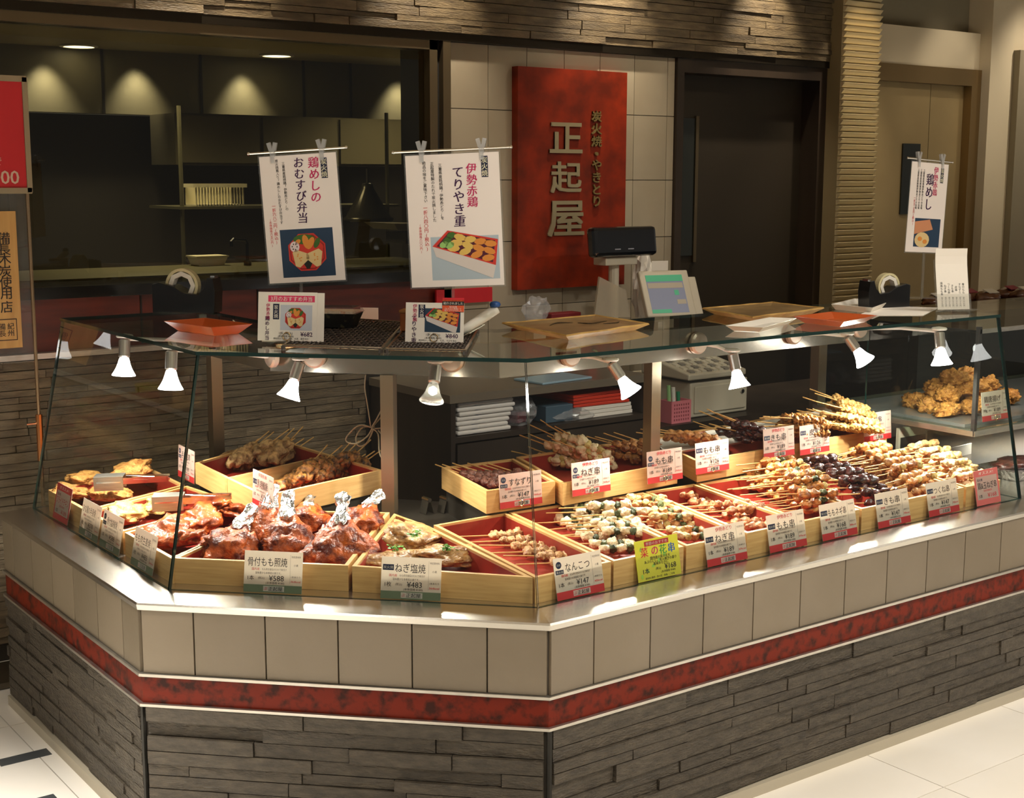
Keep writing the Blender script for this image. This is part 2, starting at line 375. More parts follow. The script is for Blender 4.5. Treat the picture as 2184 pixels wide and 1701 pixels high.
# steel service door to the right of the column
door2 = struct('door_2')
WALLP = mat('cream_wall', rgb(222, 208, 180), .7)
SDOOR = mat('satin_steel_door', rgb(186, 164, 120), .42, .35, rgb(168, 146, 104), 1.5)
wr = struct('wall_right')
MB().span((3.63, WY+.02, 2.17), (4.62, WY+.2, 2.36)).build('lintel', WALLP, wr)
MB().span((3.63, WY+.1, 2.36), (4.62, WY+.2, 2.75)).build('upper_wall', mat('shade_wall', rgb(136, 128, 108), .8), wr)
MB().span((3.63, WY-.0, 2.085), (4.60, WY+.06, 2.17)).build('door_frame', mat('door_steel_frame', rgb(150, 126, 88), .35, .7), door2)
MB().span((4.52, WY-.0, 0), (4.60, WY+.06, 2.085)).build('door_frame', MATS['door_steel_frame'], door2)
MB().span((3.63, WY+.05, 0), (4.24, WY+.09, 2.085)).build('door_leaf', SDOOR, door2)
MB().span((4.244, WY+.05, 0), (4.52, WY+.09, 2.085)).build('door_leaf', SDOOR, door2)
MB().span((4.03, WY+.042, 1.42), (4.17, WY+.052, 1.78)).build('door_window', MATS['dark_glass'], door2)
MB().span((4.60, WY-.05, 0), (4.80, WY+.2, 2.75)).build('pier', WALLP, wr)
MB().span((4.80, WY-.09, 0), (6.6, WY+.1, 2.28)).build('grey_panel', mat('grey_wall_panel', rgb(150, 140, 118), .6), wr)
MB().span((4.80, WY+.0, 2.28), (6.6, WY+.2, 2.75)).build('upper_wall', WALLP, wr)
# downlights and air diffuser in the ceiling
LGLOW = mat('downlight_glow', (1, 1, 1), .5, emit=(1, .93, .78), estr=9)
LGLOWK = mat('kitchen_downlight_glow', (1, 1, 1), .5, emit=(1, .93, .72), estr=5)
def downlight(p, r, label, glow=None):
    t = thing('downlight', label, 'ceiling light', p)
    MB().lathe([(r*1.25, 0), (r*1.25, -.006), (r, -.008), (r, 0)], p, 20).build('trim_ring', WHITEP, t, smooth=False)
    MB().lathe([(r*.98, -.002), (r*.98, -.0045)], p, 20).build('lens', glow or LGLOW, t)
for q, lab in (((1995, 8), 'round recessed downlight at the top edge above the steel door'), ((2150, 30), 'round recessed downlight nearest the top right corner of the ceiling')):
    p = G(q[0], q[1], 2.749); downlight(p, .085, lab)
p = G(1960, 55, 2.749)
p = Vector((p.x, 2.06, 2.749)) if p.y > 2.1 else p
t = thing('air_diffuser', 'dark square ceiling air diffuser above the steel door', 'vent', (4.15, 1.98, 2.749))
MB().span((3.98, 1.83, 2.742), (4.32, 2.13, 2.749)).build('grille', mat('diffuser_grey', rgb(60, 56, 48), .6), t)
for k in range(4): MB().span((4.0+.08*k, 1.85, 2.737), (4.06+.08*k, 2.11, 2.742)).build('vane', mat('diffuser_vane', rgb(48, 45, 40), .6), t)

# ================================================================== KITCHEN behind the window
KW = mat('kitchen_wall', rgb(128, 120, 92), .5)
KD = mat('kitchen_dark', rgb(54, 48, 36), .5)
kit = struct('wall_kitchen')
MB().span((-1.6, WY+.3, 2.2), (3.4, 4.4, 2.24)).build('kitchen_ceiling', mat('kitchen_ceiling', rgb(150, 136, 98), .7), kit)
MB().span((-1.6, 4.2, 1.9), (3.4, 4.3, 2.2)).build('fascia', KW, kit)
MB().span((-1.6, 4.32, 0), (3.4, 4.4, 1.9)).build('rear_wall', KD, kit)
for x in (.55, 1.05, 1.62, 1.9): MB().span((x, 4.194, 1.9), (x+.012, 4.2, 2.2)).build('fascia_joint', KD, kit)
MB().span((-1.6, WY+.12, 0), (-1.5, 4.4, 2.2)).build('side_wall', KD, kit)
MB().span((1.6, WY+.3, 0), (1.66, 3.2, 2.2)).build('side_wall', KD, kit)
for q, lab in (((168, 97), 'left round downlight in the dim kitchen ceiling behind the window'), ((590, 117), 'right round downlight in the dim kitchen ceiling behind the window')):
    p = G(q[0], q[1], 2.199); downlight(p, .07, lab, LGLOWK)
t = thing('wall_cupboard', 'tall grey kitchen cupboard behind the window, right of the dark recess', 'cupboard', (1.2, 4.0, 1.2))
a = GY(372, 250, 3.9); b = GY(570, 560, 3.9)
CUPM = mat('cupboard_grey', rgb(106, 99, 76), .45)
MB().span((a.x, 3.9, 1.66), (a.x+1.3, 4.2, 1.9)).build('body', CUPM, t)
for k in range(3): MB().span((a.x+.02+.43*k, 3.885, 1.67), (a.x+.43+.43*k, 3.9, 1.89)).build('door', CUPM, t)
t = thing('kitchen_counter', 'long steel worktop inside the dim kitchen behind the window', 'counter', (.6, 3.0, .9))
KST = mat('kitchen_steel', rgb(126, 122, 96), .35, .6)
MB().span((-1.4, 2.55, 1.20), (1.5, 3.1, 1.24)).build('worktop', KST, t)
MB().span((-1.4, 2.58, .2), (1.5, 3.08, 1.20)).build('base', KD, t)
t = thing('steel_shelf', 'steel wire shelf holding the white basket in the kitchen', 'shelf', (.9, 3.4, 1.2))
a = GY(375, 440, 3.3); b = GY(640, 440, 3.3)
MB().span((a.x, 3.25, a.z-.012), (b.x+.5, 3.6, a.z)).build('shelf_board', KST, t)
for xx in (a.x+.02, b.x+.45):
    MB().tube([(xx, 3.28, 1.0), (xx, 3.28, 1.9)], .01).build('post', KST, t)
KBW = mat('kitchen_white_plastic', rgb(208, 200, 168), .5)
p = GY(470, 436, 3.3); c = (p.x, 3.36, a.z+.001)
t = thing('plastic_basket', 'white slotted plastic basket on the kitchen shelf', 'basket', c)
m = MB(); w, d, h = .22, .12, .095
m.span((c[0]-w/2, c[1]-d/2, c[2]), (c[0]+w/2, c[1]+d/2, c[2]+.006)); m.build('base', KBW, t)
m = MB()
for (x0, y0, x1, y1) in ((-w/2-.015, -d/2-.01, w/2+.015, -d/2), (-w/2-.015, d/2, w/2+.015, d/2+.01), (-w/2-.015, -d/2, -w/2, d/2), (w/2, -d/2, w/2+.015, d/2)):
    m.span((c[0]+x0, c[1]+y0, c[2]+h-.016), (c[0]+x1, c[1]+y1, c[2]+h))
m.build('rim', KBW, t)
for k in range(17):
    x = c[0]-w/2+w*k/16; MB().span((x-.003, c[1]-d/2, c[2]), (x+.003, c[1]-d/2+.004, c[2]+h-.016)).build('slat', KBW, t)
MB().span((c[0]-w/2, c[1]+d/2-.004, c[2]), (c[0]+w/2, c[1]+d/2, c[2]+h-.016)).build('back_panel', KBW, t)
p = GY(785, 462, 3.0); c = (p.x, 3.0, 1.24)
t = thing('conical_hood', 'dark conical kitchen pot lid hanging behind the two posters', 'lid', p)
MB().lathe([(.11, 0), (.115, .012), (.10, .02), (.028, .145), (.025, .165), (0.005, .17)], (p.x, p.y, p.z-.02), 24).build('cone', mat('hood_dark', rgb(66, 62, 48), .25, .6), t, smooth=True)
MB().tube([(p.x, p.y, p.z+.145), (p.x, p.y, p.z+.21)], .008).build('stem', KD, t)
p = G(332, 552, 1.24); c = (p.x, min(p.y, 3.0), 1.2405)
t = thing('food_container', 'shallow white container on the kitchen worktop left of the tape dispenser', 'container', c)
MB().hexa([(c[0]-.055, c[1]-.04, c[2]), (c[0]+.055, c[1]-.04, c[2]), (c[0]+.055, c[1]+.04, c[2]), (c[0]-.055, c[1]+.04, c[2])], [(c[0]-.068, c[1]-.05, c[2]+.035), (c[0]+.068, c[1]-.05, c[2]+.035), (c[0]+.068, c[1]+.05, c[2]+.035), (c[0]-.068, c[1]+.05, c[2]+.035)]).build('tub', KBW, t)
MB().span((c[0]-.072, c[1]-.054, c[2]+.035), (c[0]+.072, c[1]+.054, c[2]+.041)).build('lid', KBW, t)
p = GY(515, 600, 2.9); c = (p.x, 2.9, 1.2405)
t = thing('kitchen_tap', 'dark gooseneck tap on the kitchen worktop behind the left poster', 'tap', c)
MB().tube([(c[0]+.03, c[1], c[2]), (c[0]+.03, c[1], c[2]+.09), (c[0]+.022, c[1], c[2]+.105), (c[0]-.03, c[1], c[2]+.11), (c[0]-.04, c[1], c[2]+.1), (c[0]-.04, c[1], c[2]+.08)], .007).build('spout', mat('tap_dark', (.02, .02, .02), .2, .8), t)
MB().lathe([(.016, 0), (.016, .02)], (c[0]+.03, c[1], c[2]), 12).build('base', MATS['tap_dark'], t)
p = GY(870, 488, 2.7)
t = thing('steel_tray', 'tilted pale metal tray in the kitchen between the two posters', 'tray', (p.x, 2.7, p.z))
MB().hexa([(p.x-.10, 2.62, p.z), (p.x+.14, 2.62, p.z-.01), (p.x+.14, 2.82, p.z-.012), (p.x-.10, 2.82, p.z+.0)], [(p.x-.13, 2.6, p.z+.028), (p.x+.17, 2.6, p.z+.02), (p.x+.17, 2.85, p.z+.02), (p.x-.13, 2.85, p.z+.028)]).build('pan', mat('tray_steel', rgb(170, 160, 138), .4, .5), t)
MB().span((p.x-.05, 2.64, p.z-.06), (p.x+.12, 2.8, p.z-.012)).build('stand', KD, t)
# ================================================================== DISPLAY COUNTER
YL, XR = 1.795, 3.9
case = thing('display_counter', 'chamfered food display counter with slate base, red marble band and taupe tiles', 'counter', (0, .3, 0))
m = MB(); sweep(m, [(.012, .03), (.012, .348), (.3, .348), (.3, .03)], YL-.01, XR); m.build('slate_backing', STONEBACK, case)
m = MB(); sweep(m, [(-.008, 0), (-.008, .03), (.3, .03), (.3, 0)], YL, XR); m.build('plinth', mat('plinth_stone', rgb(176, 166, 146), .5), case)
m = MB(); sweep(m, [(.006, .348), (.006, .424), (.3, .424), (.3, .348)], YL, XR); m.build('red_band', REDM, case)
m = MB(); sweep(m, [(.0125, .424), (.0125, .59), (.3, .59), (.3, .424)], YL, XR); m.build('tile_backing', GROUT, case)
for z in (.348, .4235):
    m = MB(); sweep(m, [(-.004, z-.003), (-.004, z+.004), (.02, z+.004), (.02, z-.003)], YL, XR); m.build('metal_trim', STEEL, case)
m = MB(); sweep(m, [(0, .585), (-.003, .598), (0, .6025), (.086, .6075), (.3, .6075), (.3, .585)], YL, XR); m.build('steel_rim', mat('rim_steel', rgb(216, 212, 204), .25, 1., bump=.01, bscale=300), case)
m = MB(); m.prism([(AB(.3)[0][0], YL-.01), AB(.3)[0], AB(.3)[1], (XR, .3), (XR, 1.10), (.72, 1.10), (-.1, 1.9), (-.1, YL-.01)][:5]+[(.47, 1.10), (.25, 1.36), (.25, YL-.01)], .55, .6075); m.build('deck', DECK, case)
m = MB(); m.span((AB(.3)[0][0], 1.5, .02), (.2, YL-.02, .55)); m.span((2.0, .32, .02), (XR, 1.08, .55)); m.build('carcass', DWOOD, case)
# stone strips of the three faces: right run, chamfer, left run
CL = AX*sqrt(2); d2 = 1/sqrt(2)
fR = lambda s, d, z: (s, .012-d, z)
fC = lambda s, d, z: (-AX+s*d2+(.012-d)*d2, AX-s*d2+(.012-d)*d2, z)
fL = lambda s, d, z: (-AX+.012-d, YL-s, z)
ledge(case, STONE, None, .012, 2.15, .033, .345, 0, (.026, .048), (.14, .55), .013, 11, fR)
ledge(case, STONE, None, .012, CL-.012, .033, .345, 0, (.026, .048), (.14, .55), .016, 12, fC)
ledge(case, STONE, None, 0, YL-AX-.012, .033, .345, 0, (.026, .042), (.12, .46), .012, 13, fL)
m = MB(); m.span((2.15, .002, .033), (XR, .012, .345)); m.build('far_stone_panel', STONE, case)
for (p, q) in (((-AX, AX), 1), ((0, 0), 2)):
    MB().tube([(p[0]+.006, p[1]+.006, .032), (p[0]+.006, p[1]+.006, .346)], .0065, 6).build('corner_strip', mat('corner_dark', rgb(40, 38, 34), .4, .5), case)
# taupe tiles
def tiles(f, x, x1, w, first):
    b = x+first
    while x < x1-.004:
        b = min(b, x1)
        vs = [f(x+.001, 0, .4275), f(b-.001, 0, .4275), f(b-.001, 0, .5845), f(x+.001, 0, .5845)]
        vt = [f(x+.002, .008, .4285), f(b-.002, .008, .4285), f(b-.002, .008, .5835), f(x+.002, .008, .5835)]
        MB().hexa(vs, vt).build('tile', TILEC, case); x = b; b += w
tiles(fR, .006, 3.0, .1765, .128)
tiles(fC, .006, CL-.006, .1765, .131)
tiles(fL, .0, YL-AX-.006, .1765, .10)
# price-card channel of clear plastic, glass panes
ZG0, ZG1, OG0, OG1 = .6080, 1.1700, .0935, .2085
TH = .008
def og(z): return OG0+(OG1-OG0)*(z-ZG0)/(ZG1-ZG0)
CYL, CXR = 1.783, 1.953
def pane(P0, P1):                                                    # P(o) gives the plan point at offset o for either end
    a, b = P0, P1
    bt = [a(OG0, ZG0), b(OG0, ZG0), b(OG0+TH, ZG0), a(OG0+TH, ZG0)]
    tp = [a(OG1, ZG1), b(OG1, ZG1), b(OG1+TH, ZG1), a(OG1+TH, ZG1)]
    m = MB(); v = bt+tp
    m.add(v, [(0, 1, 5, 4), (3, 2, 6, 7)], 0); m.add(v, [(3, 2, 1, 0), (4, 5, 6, 7), (1, 2, 6, 5), (0, 3, 7, 4)], 1)
    # weld the two halves so that normals stay consistent
    m.v = v; m.f = [m.f[0], m.f[1]]+[tuple(i-8 for i in f) for f in m.f[2:]]
    return m
e = .0015
a0 = lambda o, z: (AB(o)[0][0], AB(o)[0][1]+e, z); aL = lambda o, z: (-AX+o, CYL, z)
c0 = lambda o, z: (AB(o)[0][0]+e, AB(o)[0][1]-e, z); c1 = lambda o, z: (AB(o)[1][0]-e, AB(o)[1][1]+e, z)
b0 = lambda o, z: (AB(o)[1][0]+e, AB(o)[1][1], z); bR = lambda o, z: (CXR, o, z)
hood = thing('glass_hood', 'leaning clear glass hood with steel lamp rail and posts on the food counter', 'showcase', (.3, .6, .608))
for P in ((aL, a0), (c0, c1), (b0, bR)): pane(*P).build('glass_pane', [GLASS, EDGE], hood)
def endpane(f):                                                      # upright end panes
    v = [f(0, .101, ZG0), f(1, .101, ZG0), f(1, .72, ZG0), f(0, .72, ZG0), f(0, .2165, ZG1), f(1, .2165, ZG1), f(1, .72, ZG1), f(0, .72, ZG1)]
    m = MB(); m.add(v, [(0, 3, 7, 4), (1, 2, 6, 5)], 0); m.v = v
    m.f += [(0, 1, 2, 3), (4, 5, 6, 7), (0, 1, 5, 4), (2, 3, 7, 6)]; m.m += [1]*4; return m
endpane(lambda s, o, z: (-AX+o, CYL-.008+.008*s, z)).build('glass_pane', [GLASS, EDGE], hood)
endpane(lambda s, o, z: (CXR-.008+.008*s, o, z)).build('glass_pane', [GLASS, EDGE], hood)
# top glass
ZT0, ZT1 = 1.1705, 1.1800
top = [(-AX+.205, CYL), AB(.205)[0], AB(.205)[1], (CXR, .205), (CXR, .765), (.405, .765), (-.035, 1.235), (-.035, CYL)]
m = MB(); n = len(top); v = [(p[0], p[1], ZT0) for p in top]+[(p[0], p[1], ZT1) for p in top]
m.v = v; m.f = [tuple(range(n))[::-1], tuple(range(n, 2*n))]+[(i, (i+1) % n, (i+1) % n+n, i+n) for i in range(n)]; m.m = [0, 0]+[1]*n
m.build('top_glass', [glass('top_glass', (.80, .83, .80), 1.6), EDGE], hood)
# steel rail under the back of the top glass, posts
rail = [(-.082, CYL-.01), (-.082, 1.212), (.371, .711), (CXR-.01, .711)]
m = MB(); ra = rail; rb = [(-.045, CYL-.01), (-.045, 1.226), (.386, .748), (CXR-.01, .748)]
for k in range(3): m.hexa([(ra[k][0], ra[k][1], 1.05), (ra[k+1][0], ra[k+1][1], 1.05), (rb[k+1][0], rb[k+1][1], 1.05), (rb[k][0], rb[k][1], 1.05)], [(ra[k][0], ra[k][1], 1.146), (ra[k+1][0], ra[k+1][1], 1.146), (rb[k+1][0], rb[k+1][1], 1.146), (rb[k][0], rb[k][1], 1.146)])
m.build('lamp_rail', mat('rail_steel', rgb(190, 180, 165), .22, 1.), hood)
for (x, y) in ((-.06, CYL-.05), (.34, .79), (1.9, .735), (.985, .735)):
    MB().span((x-.012, y-.012, 1.14), (x+.012, y+.012, ZT0)).build('glass_standoff', STEEL, hood)
POSTS = [((-.012, 1.755), 0), ((.160, .958), -48), ((.992, .765), 0)]
for (x, y), a in POSTS:
    M = Matrix.Rotation(radians(a), 3, 'Z')
    MB().box((x, y, .8275), (.038, .038, .445), M).build('post', mat('post_steel', rgb(172, 156, 132), .33, .95), hood)
# raised dark steps under the rear trays
# ================================================================== TRAYS
def inset(P, d):
    n = len(P); out = []
    cx = sum(p[0] for p in P)/n; cy = sum(p[1] for p in P)/n; L = []
    for i in range(n):
        a = Vector(P[i][:2]); b = Vector(P[(i+1) % n][:2]); t = (b-a).normalized(); nn = Vector((-t.y, t.x))
        if nn.dot(Vector((cx, cy))-a) < 0: nn = -nn
        L.append((a+nn*d, t))
    for i in range(n):
        p, t = L[i-1]; q, s_ = L[i]; den = t.x*s_.y-t.y*s_.x; k = ((q-p).x*s_.y-(q-p).y*s_.x)/den; out.append(p+t*k)
    return out
def tray(pix, zt, z0, label, divs=(), group=None, th=.0105):
    Q = [G(x, y, zt) for x, y in pix]
    if zt < .7:
        for q in Q:                                                  # keep clear of the cards behind the glass
            q.y = max(q.y, .122); q.x = max(q.x, -AX+.122); s_ = .122*sqrt(2)-q.x-q.y
            if s_ > 0: q.x += s_/2; q.y += s_/2
    P = inset([(q.x, q.y) for q in Q], .0009)
    c = sum(P, Vector((0, 0)))/len(P); t = thing('food_tray', label, 'tray', (c.x, c.y, z0), group)
    I = inset(P, th); I2 = inset(P, th+.0007); n = len(P)
    for i in range(n):
        j = (i+1) % n
        MB().hexa([(P[i].x, P[i].y, z0), (P[j].x, P[j].y, z0), (I[j].x, I[j].y, z0), (I[i].x, I[i].y, z0)], [(P[i].x, P[i].y, zt), (P[j].x, P[j].y, zt), (I[j].x, I[j].y, zt), (I[i].x, I[i].y, zt)]).build('side_board', WOOD, t)
    m = MB(); I3 = inset(P, th+.0022)
    for i in range(n):
        j = (i+1) % n
        m.hexa([(I2[i].x, I2[i].y, z0+.008), (I2[j].x, I2[j].y, z0+.008), (I3[j].x, I3[j].y, z0+.008), (I3[i].x, I3[i].y, z0+.008)], [(I2[i].x, I2[i].y, zt-.006), (I2[j].x, I2[j].y, zt-.006), (I3[j].x, I3[j].y, zt-.006), (I3[i].x, I3[i].y, zt-.006)])
    m.prism([(q.x, q.y) for q in I2], z0+.001, z0+.008); m.build('lacquer_lining', LACQ, t)
    for (a, b) in divs:
        a = Vector(a[:2]); b = Vector(b[:2]); tt = (b-a).normalized(); nn = Vector((-tt.y, tt.x))*.005
        MB().prism([(a-nn)[:], (b-nn)[:], (b+nn)[:], (a+nn)[:]], z0+.009, zt-.0005).build('divider', WOOD, t)
    return t
ZF, ZB_, ZD, ZS = .672, .745, .6078, .680
TR = {}
front = [('R1', [(1160, 1239), (1312, 1200), (1078, 1092), (924, 1119)], 'wedge shaped wooden tray at the counter corner holding six pale cartilage skewers'),
 ('R2', [(1316, 1199), (1463, 1166), (1248, 1067), (1082, 1091)], 'wooden tray of pale chicken and greens skewers behind the yellow card'),
 ('R3', [(1467, 1165), (1598, 1140), (1372, 1049), (1252, 1066)], 'wooden tray of leek skewers behind the front 189 yen leek card'),
 ('R4', [(1602, 1139), (1717, 1113), (1480, 1031), (1376, 1048)], 'half empty wooden tray of thigh skewers behind the front 189 yen thigh card'),
 ('R5', [(1721, 1112), (1842, 1088), (1615, 1010), (1484, 1030)], 'wooden tray heaped with thigh skewers behind the front 168 yen card'),
 ('R6', [(1846, 1087), (1930, 1066), (1700, 995), (1619, 1009)], 'narrow wooden tray of dark liver skewers in the front row'),
 ('R7', [(1934, 1065), (2066, 1041), (1830, 970), (1704, 994)], 'wooden tray heaped with minced chicken ball skewers in the front row'),
 ('R8', [(2070, 1040), (2149, 1026), (1930, 957), (1834, 969)], 'rightmost wooden tray of the front row behind the pink bordered card'),
 ('L1', [(88, 1046), (168, 1091), (395, 1034), (314, 994)], 'leftmost wooden tray holding pale fried chicken slabs'),
 ('L2', [(172, 1093), (248, 1135), (498, 1068), (399, 1035)], 'wooden tray of herb crusted chicken between the two steel tongs'),
 ('L3', [(252, 1137), (354, 1194), (560, 1106), (502, 1069)], 'wooden tray of glazed ginger chicken slabs left of the corner'),
 ('C1', [(368, 1190), (743, 1206), (832, 1092), (590, 1087)], 'wide wooden tray of foil tipped chicken legs behind the 588 yen card'),
 ('C2', [(750, 1207), (1141, 1234), (915, 1121), (840, 1094)], 'wooden tray of parsley topped salt chicken behind the 483 yen card')]
for k, px, lab in front: TR[k] = tray(px, ZF, ZD, lab, group='front row wooden trays')
d1, d2_ = G(474, 1021, ZB_), G(702, 969, ZB_); q = (d2_-d1).normalized()*.014
rear = [('BL', [(415, 986), (563, 1058), (817, 1002), (593, 936)], 'two compartment wooden tray of roasted skewers at the rear left', [(d1+q, d2_-q)]),
 ('BM', [(1037, 1047), (1185, 1026), (1096, 977), (941, 996)], 'small wooden tray of brown gizzard skewers at the rear centre', ()),
 ('BR1', [(1200, 1031), (1446, 986), (1345, 938), (1100, 974)], 'rear wooden tray with leek skewers left and thigh skewers right', ()),
 ('BR2', [(1487, 984), (1893, 912), (1765, 868), (1385, 934)], 'rear right wooden tray covered by white plates of skewers', ())]
for k, px, lab, dv in rear:
    TR[k] = tray(px, ZB_, ZS, lab, dv, group='rear row wooden trays')
    P = inset([(v.x, v.y) for v in [G(x, y, ZB_) for x, y in px]], .012)
    MB().prism([(v.x, v.y) for v in P], .6077, ZS-.0003).build('step', DECK, case)
# ================================================================== SPOT LAMPS
LAMPE = mat('lamp_glow', (1, 1, 1), .4, emit=(1, .97, .95), estr=14)
BULB = mat('bulb_glow', (1, 1, 1), .4, emit=(1, .95, .86), estr=10)
def lamp(bx, by, hx, hy, hz, aim, tilt, label, lit=True, facing=(0, -1), ang=172):
    """bx,by: point on the rail face; h: where the socket top sits; aim: point lit"""
    b = Vector((bx, by, 1.098)); f = Vector((facing[0], facing[1], 0)).normalized()
    t = thing('spot_lamp', label, 'lamp', b, 'halogen spot lamps on the rail')
    R = f.to_track_quat('Z', 'Y').to_matrix()
    MB().lathe([(.031, .001), (.034, .004), (.034, .016), (.028, .021), (.006, .022)], b, 24, R).build('base', mat('lamp_base', rgb(206, 188, 170), .3, .4), t)
    h = Vector((hx, hy, hz)); k = b+f*.03
    MB().tube([b+f*.021, k, k.lerp(h, .5)+Vector((0, 0, .006)), h], .006, 8).build('arm', WHITEP, t)
    d = (RT*tilt[0]-UP*tilt[1]-FW*tilt[2]).normalized(); D = d.to_track_quat('Z', 'Y').to_matrix()
    MB().lathe([(.004, .007), (.022, .004), (.025, 0), (.022, -.004), (.004, -.006)], h+Vector((0, 0, .008)), 20).build('swivel_cap', WHITEP, t)
    MB().lathe([(.012, .002), (.0165, .006), (.0165, .052), (.013, .056)], h, 18, D).build('socket', mat('socket_steel', rgb(196, 190, 182), .28, .8), t)
    prof = [(.0125, .056), (.0150, .062), (.0175, .072), (.0215, .084), (.0275, .096), (.0335, .106), (.0335, .108)]
    MB().lathe(prof, h, 24, D).build('reflector', LAMPE if lit else LAMPG, t, smooth=True)
    if not lit:
        MB().lathe([(.004, .066), (.012, .072), (.012, .084), (.004, .09)], h, 12, D).build('bulb', BULB, t)
    q = h+d*.114
    spot('lamp_light', q, aim, 27 if lit else 12, ang, (1, .94, .84), .3, .03)
def railpt(x, y, z): return GY(x, y, .711)
# right run: base and head pixels
for i, (bpx, hpx, apx, tlt, lab) in enumerate([((1212, 772), (1302, 772), (1345, 1150), (.55, .8, -.1), 'lit spot lamp over the leek skewers, nearest the corner on the right run'),
        ((1484, 737), (1562, 752), (1640, 1100), (.2, .95, 0), 'lit spot lamp in front of the cash register, second on the right run'),
        ((1688, 712), (1806, 716), (1850, 1040), (.6, .8, -.1), 'lit spot lamp aimed right over the minced skewers, third on the right run'),
        ((1925, 700), (2003, 706), (2010, 1000), (0.05, 1, .1), 'lit spot lamp nearest the right end glass')]):
    b = GY(bpx[0], bpx[1], .711); b.x = min(b.x, 1.88); h = GY(hpx[0], hpx[1], .36 if i == 3 else .60); h.z = min(h.z, 1.135)
    a = G(apx[0], apx[1], .68); a.y = min(a.y, .40)
    lamp(b.x, .711, h.x, h.y, h.z, a, tlt, lab)
def oncham(x, y):
    d = ray(x, y); A = Vector(rail[1]); B = Vector(rail[2]); t = (B-A).normalized(); nn = Vector((-t.y, t.x)); k = ((A-Vector(CAM[:2])).dot(nn))/(Vector(d[:2]).dot(nn)); return CAM+d*k
for (bpx, hpx, apx, tlt, lab, lit) in (((674, 770), (641, 770), (600, 1150), (-.3, .95, .1), 'lit spot lamp above the foil tipped chicken legs', True), ((966, 780), (930, 776), (905, 1150), (-.1, 1, .35), 'dim spot lamp with a clear bulb above the salt chicken', False)):
    b = oncham(*bpx); h = oncham(*hpx)+Vector((-.055, -.055, 0)); h2 = G(hpx[0], hpx[1], 1.135)
    d = ray(*hpx); k = ((b-CAM).length-.09); h = CAM+d.normalized()*k; h.z = min(h.z, 1.135)
    lamp(b.x, b.y, h.x, h.y, h.z, G(apx[0], apx[1], .66), tlt, lab, lit, (-.741, -.671))
for (hpx, hz_, apx, lab) in (((266, 722), 1.135, (250, 1075), 'lit spot lamp farthest left over the fried chicken'), ((366, 746), 1.135, (370, 1130), 'lit spot lamp over the ginger chicken, second from the left end')):
    h = G(hpx[0], hpx[1], hz_); b = Vector((-.082, h.y-.01, 1.1))
    lamp(b.x, b.y, h.x, h.y, h.z, G(apx[0], apx[1], .66), (0, 1, .1), lab, True, (-1, 0), 125)
# cord tied in a loose knot below the rail
p0 = oncham(772, 803); p1 = oncham(822, 804); kn = oncham(784, 917)+Vector((.02, .02, 0))
up = Vector((0, 0, 1)); ri = RT.copy()
def o2(px, py): return oncham(px, py)+Vector((.03, .03, 0))
t = thing('power_cord', 'grey beige power cord tied in loose loops below the rail', 'cord', kn)
def curve(pts, n=5):
    pts = [Vector(p) for p in pts]; out = []
    for i in range(len(pts)-1):
        a = pts[max(i-1, 0)]; b = pts[i]; c = pts[i+1]; d = pts[min(i+2, len(pts)-1)]
        for k in range(n):
            s_ = k/n; out.append(.5*((2*b)+(c-a)*s_+(2*a-5*b+4*c-d)*s_*s_+(3*b-a-3*c+d)*s_**3))
    return out+[pts[-1]]
MB().tube(curve([o2(*q) for q in ((772, 803), (770, 830), (776, 870), (783, 915))]), .0022, 6).build('strand', CORD, t)
MB().tube(curve([o2(*q) for q in ((826, 804), (818, 850), (800, 890), (785, 916))]), .0022, 6).build('strand', CORD, t)
MB().tube(curve([o2(*q) for q in ((785, 917), (758, 912), (732, 935), (732, 948), (752, 951), (776, 935), (787, 915))]), .0022, 6).build('loop', CORD, t)
MB().tube(curve([o2(*q)+Vector((.008, .006, 0)) for q in ((786, 917), (762, 918), (748, 940), (754, 958), (772, 950), (788, 916))]), .0022, 6).build('loop', CORD, t)
MB().tube(curve([o2(*q)+Vector((.004, .003, 0)) for q in ((786, 915), (804, 895), (813, 893), (817, 902), (808, 917), (788, 920))]), .0022, 6).build('loop', CORD, t)
MB().tube(curve([o2(*q)+Vector((-.004, -.003, 0)) for q in ((786, 918), (800, 930), (803, 970), (812, 983), (821, 970), (818, 945), (800, 922))]), .0022, 6).build('loop', CORD, t)
